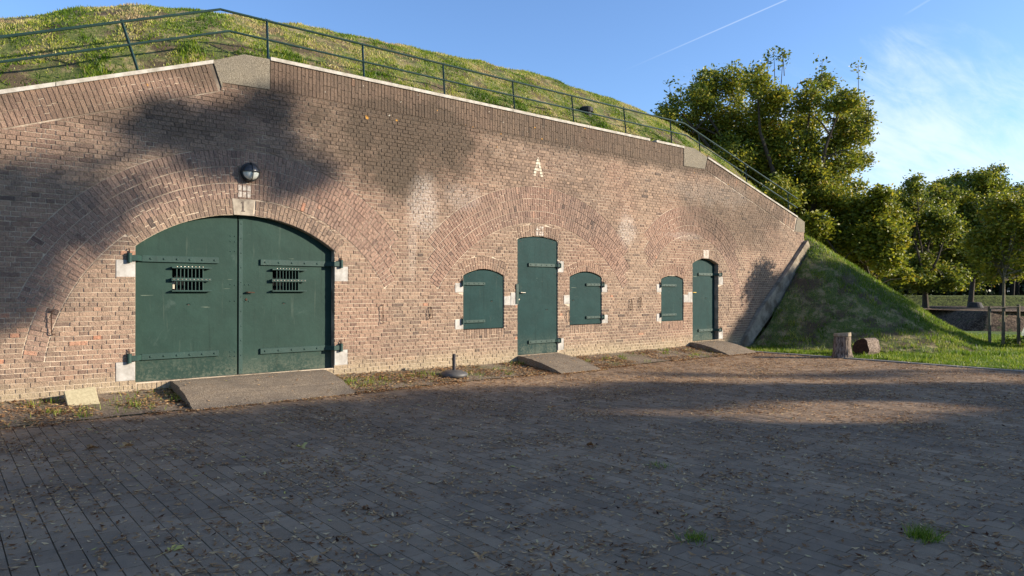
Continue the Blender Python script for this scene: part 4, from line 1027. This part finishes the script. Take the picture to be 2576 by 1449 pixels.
bank('grass_rampart', [B0, B1], 1.15, 0.50, 0.9, 14, hedgem)
# woods behind
wd = [(x, 600+U(-40, 60), 60+U(0, 20)) for x in range(2180, 2760, 45)]+[(x, 690+U(-10, 20), 45) for x in range(2180, 2760, 40)]+[(x, 722, 32) for x in range(2180, 2760, 26)]
lb = lob(wd, 56, 2.5, 8); o = leaves('woods', lb, 44000, 0.36, leaf_d, None, tmean=.4, shell=.4); kind(o, 'stuff'); o['label'] = 'dark mass of woods behind the far bank'
mb = MB()
for x in range(2200, 2760, 17):
    a = at(x+U(-6, 6), 746, 54+U(-2, 6)); mb.tube([a, a+Vector((U(-.4, .4), U(-.4, .4), 6))], [0.16, 0.08], 5)
o = kind(mb.build('woods_trunks', simple('black_bark', (0.02, 0.017, 0.013), rough=1)), 'stuff'); o['label'] = 'thin dark trunks of the woods behind the far bank'
# woven heap at the forked tree
q = at(2453, 779, 37); mb = MB(); mb.lathe((q.x, q.y, q.z-.05), [(0.42, 0), (0.38, 0.2), (0.27, 0.42), (0.2, 0.45)], seg=20); o = mb.build('stone_block', simple('dark_block', (0.07, 0.065, 0.06), (0.04, 0.038, 0.035), 10)); thing('', 'rounded dark grey block at the foot of the forked tree', 'stone', None, o)
# green shed at the right edge
sh = thing('garden_shed', 'pale green wooden shed with overhanging roof at the right edge', 'shed')
shp = simple('pale_green_boards', (0.16, 0.20, 0.13), (0.11, 0.145, 0.09), 7, 0.8); shr = simple('shed_roof_green', (0.09, 0.13, 0.095), (0.07, 0.10, 0.075), 5, 0.7)
DS = 19.5; s0 = at_z(2572, 733+1.66*F/DS, GZ); rd = Vector((RT[0], RT[1], 0)); ad = Vector((AX[0], AX[1], 0))
sa = (rd*0.80+ad*0.60); sb = (ad*0.80-rd*0.60)*-1+ad*0; sb = Vector((-sa.y, sa.x, 0))
def sq(u_, v_, z): return tuple(s0+sa*(u_+.45)+sb*v_*-0.0+rd*v_*0.9+ad*v_*0.45+Vector((0, 0, z)))
zb_ = 0.0
while zb_ < 0.66:
    mb = MB(); h2 = 0.105; P8 = [sq(0, 0, zb_), sq(1.6, 0, zb_), sq(1.6, 0.02, zb_+h2), sq(0, 0.02, zb_+h2)]
    mb.quad(*P8); mb.quad(sq(0, 0, zb_), sq(0, 0.02, zb_+h2), sq(0, 1.4, zb_+h2), sq(0, 1.4, zb_)); mb.quad(sq(0, 0, zb_), sq(1.6, 0, zb_), sq(1.6, 0.02, zb_), sq(0, 0.02, zb_)); mb.build('plank', shp, sh); zb_ += 0.11
mb = MB(); mb.tri(sq(0, 0.01, .66), sq(1.6, 0.01, .66), sq(0.8, 0.01, 1.2)); mb.build('gable', shp, sh)
for sg in (0, 1):
    mb = MB()
    def rp(u_, v_, z): return sq(1.6-u_ if sg else u_, v_, z)
    mb.quad(rp(-0.26, -0.18, 0.50), rp(0.8, -0.18, 1.24), rp(0.8, 1.5, 1.24), rp(-0.26, 1.5, 0.50)); mb.quad(rp(-0.26, -0.18, 0.42), rp(0.8, -0.18, 1.15), rp(0.8, -0.18, 1.24), rp(-0.26, -0.18, 0.50)); mb.quad(rp(-0.26, -0.18, 0.42), rp(-0.26, 1.5, 0.42), rp(-0.26, 1.5, 0.50), rp(-0.26, -0.18, 0.50))
    mb.quad(rp(-0.26, -0.18, 0.42), rp(0.8, -0.18, 1.15), rp(0.8, 1.5, 1.15), rp(-0.26, 1.5, 0.42)); mb.build('roof', shr, sh)

# ------------------------------------------------------------------ grass blades
def blades(name, pts, hmin, hmax, wid, mat, lean=0.6, label=None, tsd=.2):
    rs = np.random.RandomState(len(pts) % 991); n = len(pts); P_ = np.array(pts); a = rs.uniform(0, 2*np.pi, n); h = rs.uniform(hmin, hmax, n)*P_[:, 3]
    w3 = wid*rs.uniform(.6, 1.3, n); b_ = rs.uniform(0, 2*np.pi, n); le = h*rs.uniform(0.1, lean, n)
    dx, dy = np.cos(a)*w3/2, np.sin(a)*w3/2
    V = np.zeros((n, 3, 3)); V[:, 0] = P_[:, :3]+np.c_[-dx, -dy, np.full(n, -.01)]; V[:, 1] = P_[:, :3]+np.c_[dx, dy, np.full(n, -.01)]; V[:, 2] = P_[:, :3]+np.c_[np.cos(b_)*le, np.sin(b_)*le, h]
    me = bpy.data.meshes.new(name); me.vertices.add(n*3); me.vertices.foreach_set('co', V.ravel()); me.loops.add(n*3); me.loops.foreach_set('vertex_index', np.arange(n*3, dtype=np.int32))
    me.polygons.add(n); me.polygons.foreach_set('loop_start', np.arange(0, n*3, 3, dtype=np.int32)); me.polygons.foreach_set('loop_total', np.full(n, 3, dtype=np.int32))
    at_ = me.attributes.new('tone', 'FLOAT', 'FACE'); at_.data.foreach_set('value', np.clip(P_[:, 4]+rs.normal(0, tsd, n), 0, 1).astype(np.float32)); me.materials.append(mat); me.update()
    o = link(name, me); kind(o, 'stuff'); o['label'] = label or name; return o
grass_m = leafmat('grass_blade', [(0.085, 0.155, 0.010), (0.18, 0.26, 0.015), (0.34, 0.36, 0.045), (0.54, 0.46, 0.19), (0.42, 0.31, 0.16)], 0.45)
def visible(x, y, z, m=60):
    q = pix(x, y, z); return q[2] > 1 and -m < q[0] < 2576+m and -m < q[1] < 1449+m
pts = []
while len(pts) < 110000:
    x = U(-1.5, 22); y = 0.40+4.6*RN()**1.25; z = bank_z(x, y)
    if not visible(x, y, z): continue
    d = nz(x, y, 0.9, 5); dirt = nz(x, y, 1.4, 9)+(0.35 if (y < 1.1 and x < 4) else 0)+0.05
    if dirt > 0.28 and RN() < 0.9: continue
    z += 0.09*nz(x, y, 1.1)
    tall = 1.0+(1.2 if (y < 1.0 and nz(x, y, 1.3, 2) > .15) else 0)
    pts.append((x, y, z, tall, 0.30+0.9*d+(0.20 if y > 2 else -0.03)-(0.15 if tall > 1.5 else 0)+.25*max(0, nz(x, y, 5, 3))))
blades('bank_grass', pts, 0.015, 0.05, 0.026, grass_m, 1.6, 'rough green and straw-coloured grass on the bank above the parapet')
pts = []
while len(pts) < 60000:
    x = U(17.5, 27.5); y = U(-6.0, 2.5)
    if x < 22.0 and y > -0.14: continue
    z = land_z(x, y)
    if x < 18.9 and z < GZ+.05 and y > -1: pass
    if not visible(x, y, z): continue
    hh_ = (z-GZ)/3.0; dirt = nz(x, y, 1.5, 4)+(.25 if x < 21.2 else -.1)+0.42*math.exp(-((hh_-.45)/.35)**2)*(1 if x < 21.8 else .0)
    if dirt > 0.20 and RN() < 0.85: continue
    pts.append((x, y, z+0.06*nz(x, y, 1.3), 1.0, 0.12+0.5*nz(x, y, .8, 3)))
blades('mound_grass', pts, 0.04, 0.12, 0.018, grass_m, 0.8, 'green grass growing over the mound at the wall end')
pts = []
while len(pts) < 42000:
    x = 17.5+14*RN()**1.5; y = U(-14, 3)
    if mound_z(x, y) > GZ+.1 or (x < 22 and y > -.15) or not visible(x, y, GZ, 20): continue
    if x-17.5 < 0.8 and nz(x, y, 2.2, 4) > 0.05 and RN() < .8: continue
    pts.append((x, y, GZ, 1.0, 0.12+0.3*nz(x, y, 1.5, 3)))
blades('lawn_grass', pts, 0.03, 0.07, 0.016, grass_m, 0.8, 'short bright green lawn beside the paving')
pts = []   # weeds along the foot of the wall
for cx_, cy_, n, s in [(U(-1, 17), U(-1.05, -0.1), random.choice((6, 14, 30)), U(.04, .14)) for _ in range(80)]+[(2.75, -.6, 60, .1), (2.9, -.35, 50, .08), (5.6, -.7, 90, .25), (6.1, -.6, 80, .3), (1.2, -.7, 40, .1), (7.2, -.45, 80, .2), (2.1, -.5, 40, .15), (9.6, -.2, 60, .15)]:
    for _ in range(n):
        x, y = random.gauss(cx_, s), min(-0.03, random.gauss(cy_, s*.6)); pts.append((x, y, strip_z(x, y) if y > -1.1 else GZ, 1, U(0, .35)))
blades('wall_foot_weeds', pts, 0.03, 0.11, 0.012, grass_m, 0.9, 'thin weeds growing in the sandy strip at the wall foot')
def tuft(px_, py_, n, s, h, label):
    c_ = at_z(px_, py_, GZ); P_ = [(c_.x+random.gauss(0, s), c_.y+random.gauss(0, s), GZ, 1, U(0, .25)) for _ in range(n)]
    o = blades('grass_tuft', P_, h*.5, h, 0.006, grass_m, 1.2); del o['kind']; thing('', label, 'grass tuft', 'grass tufts in the paving', o)
tuft(2320, 1352, 260, .045, .11, 'largest grass tuft between the pavers, near the bottom right corner')
tuft(1745, 1355, 170, .045, .06, 'low dark grass tuft in the paving below the middle')
tuft(1655, 1172, 90, .06, .05, 'sparse grass tuft in the paving halfway up, right of centre')

# ------------------------------------------------------------------ fallen leaves
litter_m = leafmat('dead_leaf', [(0.035, 0.015, 0.008), (0.13, 0.050, 0.020), (0.28, 0.145, 0.065), (0.46, 0.27, 0.12), (0.64, 0.44, 0.23), (0.42, 0.36, 0.10)], 0.06, 0.9, 0.08)
def litter_mesh(name, P_, parent=None):
    mb = MB()
    for x, y, z, s, wd, tn_ in P_:
        a = U(0, math.tau); ca, sa = math.cos(a), math.sin(a); k1, k2, k3 = U(0, .3)*s, U(0, .25)*s, U(0, .3)*s
        l = s/2; w4 = s*wd/2
        A_ = (x-ca*l, y-sa*l, z+k1); B_ = (x-sa*w4, y+ca*w4, z+k2*.5+.002); C_ = (x+ca*l, y+sa*l, z+k3); D_ = (x+sa*w4, y-ca*w4, z+.002); n = len(mb.v)
        mb.v += [A_, B_, C_, D_]; mb.face((n, n+3, n+1), tn_); mb.face((n+3, n+2, n+1), tn_)
    o = mb.build(name, litter_m, parent); return kind(o, 'stuff')
P_ = []
while len(P_) < 58000:
    x, y = U(-2, 17.3), -1.1-10*RN()
    q = pix(x, y, GZ)
    if not (-60 < q[0] < 2640 and q[1] < 1500): continue
    dn = 0.20+1.0*max(0, nz(x, y, .9, 7)+.10)+1.6*max(0, nz(x, y, 4.2, 8)-.10)
    if RN() > dn: continue
    P_.append((x, y, GZ+.003, U(.018, .060)*(1.25 if RN() < .15 else 1), U(.2, .42), min(1, max(0, random.gauss(.46, .20)))))
o = litter_mesh('fallen_leaves', P_); o['label'] = 'small dry willow leaves scattered over the paving'
P_ = []
while len(P_) < 15000:
    x, y = U(-1.5, 17.4), -1.35*RN()**1.0
    if nz(x, y, 1.2, 12)+.25+(.25 if 5.4 < x < 9.6 else 0) < RN()*.7: continue
    if any(a < x < b_ for a, b_ in ((2.8, 5.28), (9.74, 10.9), (15.86, 17.15))) and RN() < .93: continue
    P_.append((x, y, (strip_z(x, y) if y > -1.1 else GZ)+.008+(0.02 if RN() < .1 else 0), U(.02, .075), U(.25, .6), min(1, max(0, random.gauss(.45, .2)))))
for a_, b_, run_ in ((2.8, 5.28, 1.27), (9.74, 10.9, 1.42), (15.86, 17.15, 1.27)):
    for _ in range(700):
        if RN() < .5: x, y = U(a_-.1, b_+.1), -run_-abs(random.gauss(0, .07))
        else: x, y = (a_-abs(random.gauss(0, .07)) if RN() < .6 else b_+abs(random.gauss(0, .09))), -run_*RN()
        P_.append((x, y, (strip_z(x, y) if y > -1.1 else GZ)+.008, U(.02, .075), U(.25, .6), min(1, max(0, random.gauss(.45, .22)))))
    for _ in range(120):
        x, y = U(a_+.05, b_-.05), -run_*RN(); u_ = -y/run_; hz_ = dict([(2.8, .078), (9.74, .05), (15.86, .06)])[a_]
        P_.append((x, y, GZ+.012+(hz_-GZ)*(1-u_**1.7), U(.02, .06), U(.25, .6), min(1, max(0, random.gauss(.5, .22)))))
o = litter_mesh('verge_leaves', P_); o['label'] = 'dry brown leaves gathered on the sandy strip along the wall'
# big curled plane leaves, one object each
def big_leaf(px_, py_, s, tn_, label, green=False):
    c_ = at_z(px_, py_, GZ); mb = MB(); N = 15; mb.v.append((0, 0, .012)); R_ = [s*(1 if k % 3 == 0 else .55 if k % 3 == 1 else .62)*U(.85, 1.1) for k in range(N)]
    for k in range(N): a = math.tau*k/N; mb.v.append((math.cos(a)*R_[k], math.sin(a)*R_[k]*.8, .004+abs(math.cos(a+1))**2*s*.55+U(0, .008)))
    for k in range(N): mb.face((0, 1+k, 1+(k+1) % N), tn_+U(-.06, .06))
    mb.tube([(0, 0, .012), (-s*.8, -s*.9, .006)], .0018, 4, tn_)
    o = mb.build('dry_leaf', litter_m); o.location = (c_.x, c_.y, GZ+.003); o.rotation_euler = (0, 0, U(0, 6)); thing('', label, 'leaf', 'large dry leaves on the paving', o)
big_leaf(1458/1456*0+785, 1418, .055, .6, 'tan lobed leaf with a stalk near the bottom edge of the paving')
big_leaf(320, 1125, .075, .55, 'curled tan leaf standing up on the paving at the left, with a shadow')
big_leaf(230, 1131, .075, .4, 'dark curled leaf beside a small green one at the left')
big_leaf(760, 1128, .085, .95, 'grey green crumpled leaf below the gate')
big_leaf(185, 1225 + 10, .05, .6, 'small star-shaped brown leaf at the lower left')
big_leaf(1208, 1405, .06, .55, 'brown leaf in a heap near the bottom centre')
big_leaf(1385, 1028, .07, .5, 'pale leaf on the paving below the parasol base')
big_leaf(1150, 962, .07, .6, 'sunlit yellow leaf just in front of the parasol base')
big_leaf(1485, 1123, .06, .3, 'lone dark leaf in the shaded middle of the paving')
mb = MB(); c_ = at_z(428, 1388, GZ)   # willow sprig
for a, s in ((0.3, .10), (0.9, .09), (-0.2, .08), (1.5, .05)):
    d = Vector((math.cos(a), math.sin(a), 0)); n_ = Vector((-d.y, d.x, 0)); mb.quad(d*.02, d*s*.6+n_*.011+Vector((0, 0, .02)), d*s*1.1+Vector((0, 0, .012)), d*s*.6-n_*.011+Vector((0, 0, .012)), .98)
mb.tube([(-.10, -.06, .004), (0, 0, .008), (.03, .015, .01)], .0016, 4, .9)
o = mb.build('willow_sprig', litter_m); o.location = (c_.x, c_.y, GZ+.003); thing('', 'small pale green willow sprig lying on the paving, lower left', 'twig', None, o)

# ------------------------------------------------------------------ unseen bank and trees put behind the camera to shade the yard
dirh = Vector((math.sin(SUN_AZ), math.cos(SUN_AZ), 0)); te = math.tan(SUN_EL)
def up(P, s): return Vector(P)+dirh*s+Vector((0, 0, s*te))
PERP = Vector((-dirh.y, dirh.x, 0)); QD = 46.0
def curtain(p_, h, q=QD): v = dirh*q+PERP*p_; return Vector((v.x, v.y, GZ+h))
EP = [-14, -6, -1, .31, .61, 1.08, 1.81, 2.25, 3.05, 3.77, 4.2, 4.45]; EQ = [-9, -4.5, .5, 1.8, 2.5, 3.5, 4.4, 5.3, 6.1, 7.3, 8.6, 10.2]
def crest_h(p_): return (QD-float(np.interp(p_, EP, EQ)))*te
mb = MB(); k = 0; p_ = -22.0
while p_ < 4.3:
    h = crest_h(p_)-float(np.interp(p_, [-22, .3, .75, 2.75, 3.1, 4, 4.3], [1.0, 1.0, 3.4, 2.9, 1.1, 1.0, 1.4]))+0.15*nz(p_, 3, .7)
    for v in (curtain(p_, -.3, QD-9), curtain(p_, h, QD-1.2), curtain(p_, h, QD+1.2), curtain(p_, -.3, QD+9)): mb.v.append(tuple(v))
    if k:
        for j in range(3): mb.face((4*k-4+j, 4*k+j, 4*k+j+1, 4*k-3+j))
    k += 1; p_ += 0.5
kind(mb.build('shade_bank', grassy), 'structure')  # unseen bank, added to block the sun; crest follows the wanted shadow edge
rs = random.Random(12)
def shade_tree(name, label, targets, s, n, size=.2, base=(0, 0)):
    lb = []
    for (x, y, z, r) in targets: q = up((x, y, z), s+rs.uniform(-1.5, 1.5)); lb.append((tuple(q), r))
    tr = thing(name, label, 'tree', 'trees behind the viewpoint'); leaves('crown', lb, n, size, leaf_g, tr, shell=.45)
    c_ = sum((Vector(l[0]) for l in lb), Vector())/len(lb); limbs(tr, (c_.x+base[0], c_.y+base[1], GZ), [l[0] for l in lb[:6]], .2, .8, 3)
def wpt(px_, py_, r):
    d = ray(px_, py_); k = 11.6/d.y; q = CAM+d*k; return (q.x, 0, q.z, r)
shade_tree('tall_tree', 'tall leafy tree out of view whose crown shades the upper left of the wall',
   [wpt(*q) for q in ((420,300,.30),(500,330,.38),(580,320,.38),(650,290,.30),(675,340,.30),(610,370,.34),(520,380,.30),(700,390,.30),(760,430,.34),(720,460,.28),(350,320,.22),(800,440,.2),(690,250,.2),(560,410,.25))], 30, 5600, .15, (-7, -3))
shade_tree('side_tree', 'leafy tree out of view whose crown shades the far left of the wall',
   [wpt(*q) for q in ((20,480,.42),(70,520,.4),(20,580,.45),(130,500,.3),(40,660,.4),(0,740,.4),(190,560,.25),(260,540,.25),(330,510,.22),(240,610,.2),(20,800,.28),(60,720,.2),(120,590,.26),(-60,600,.6),(-60,720,.6))], 28, 6200, .15, (-6, -3))
def sdist(x, y, ax, ay, bx, by):
    t_ = max(0, min(1, ((x-ax)*(bx-ax)+(y-ay)*(by-ay))/((bx-ax)**2+(by-ay)**2))); return math.hypot(x-ax-t_*(bx-ax), y-ay-t_*(by-ay))
def row_tree(name, label, p0, p1, n):  # unseen crowns shaped into a sun-blocking curtain, gaps left for the light patches
    lb = []; p_ = p0
    while p_ < p1:
        top = crest_h(p_)-.30; h = 8.6 if p0 > 0 else top-1.4
        while h < top:
            pp, hh = p_+rs.uniform(-.1, .1), h+rs.uniform(-.1, .1)
            if sdist(pp, hh, 1.51, 10.42, .99, 9.86) > .62 and sdist(pp, hh, 2.40, 10.0, 2.2, 9.7) > .52:
                lb.append((tuple(curtain(pp, hh, QD+rs.uniform(-1, 1))), .30))
            h += .33
        p_ += .33
    for _ in range(int((p1-p0)*1.2)):
        pp = rs.uniform(p0, p1); lb.append((tuple(curtain(pp, crest_h(pp)+rs.uniform(-.25, .12))), .18))
    tr = thing(name, label, 'tree', 'trees behind the viewpoint'); leaves('crown', lb, n, .20, leaf_g, tr, shell=.5, cl=10)
    c_ = curtain((p0+p1)/2, 6.0); limbs(tr, (c_.x, c_.y, GZ+4), [tuple(curtain(p0+(p1-p0)*(i+.5)/5, 9.5)) for i in range(5)], .25, .5, 3)
row_tree('shade_bank_tree', 'unseen bushy tree on the added bank, crown shaped to shade the left yard', -12, -3.5, 16000)
row_tree('shade_bank_tree', 'unseen bushy tree on the added bank, crown shaped to shade the middle of the yard', -3.5, .4, 12000)
row_tree('shade_bank_tree', 'unseen bushy tree on the added bank, crown shaped to shade the right of the yard', .2, 4.45, 30000)
lb = []
for _ in range(26):
    q_ = rs.uniform(9.5, 19); p_ = rs.uniform(4.2, 7.2); lb.append((tuple(curtain(p_, (QD-q_)*te)), rs.uniform(.12, .3)))
tr = thing('slender_tree', 'thin open tree beside the added bank, out of view, dappling the far paving', 'tree', 'trees behind the viewpoint'); leaves('crown', lb, 1500, .2, leaf_g, tr, cl=8)
limbs(tr, tuple(curtain(6.5, 0)), [l[0] for l in lb[:5]], .12, .8, 3)
tg = []
while len(tg) < 150:
    x, y = rs.uniform(18.6, 22.9), rs.uniform(-4.3, -.4); z = mound_z(x, y)
    if z < .48 or x > 21.2+.12*y*-1 or rs.random() < .1: continue
    tg.append((x, y, z, rs.uniform(.22, .42)))
shade_tree('mound_tree', 'leafy tree out of view that shades the front of the mound', tg, 24, 40000, .2, (3, -4))
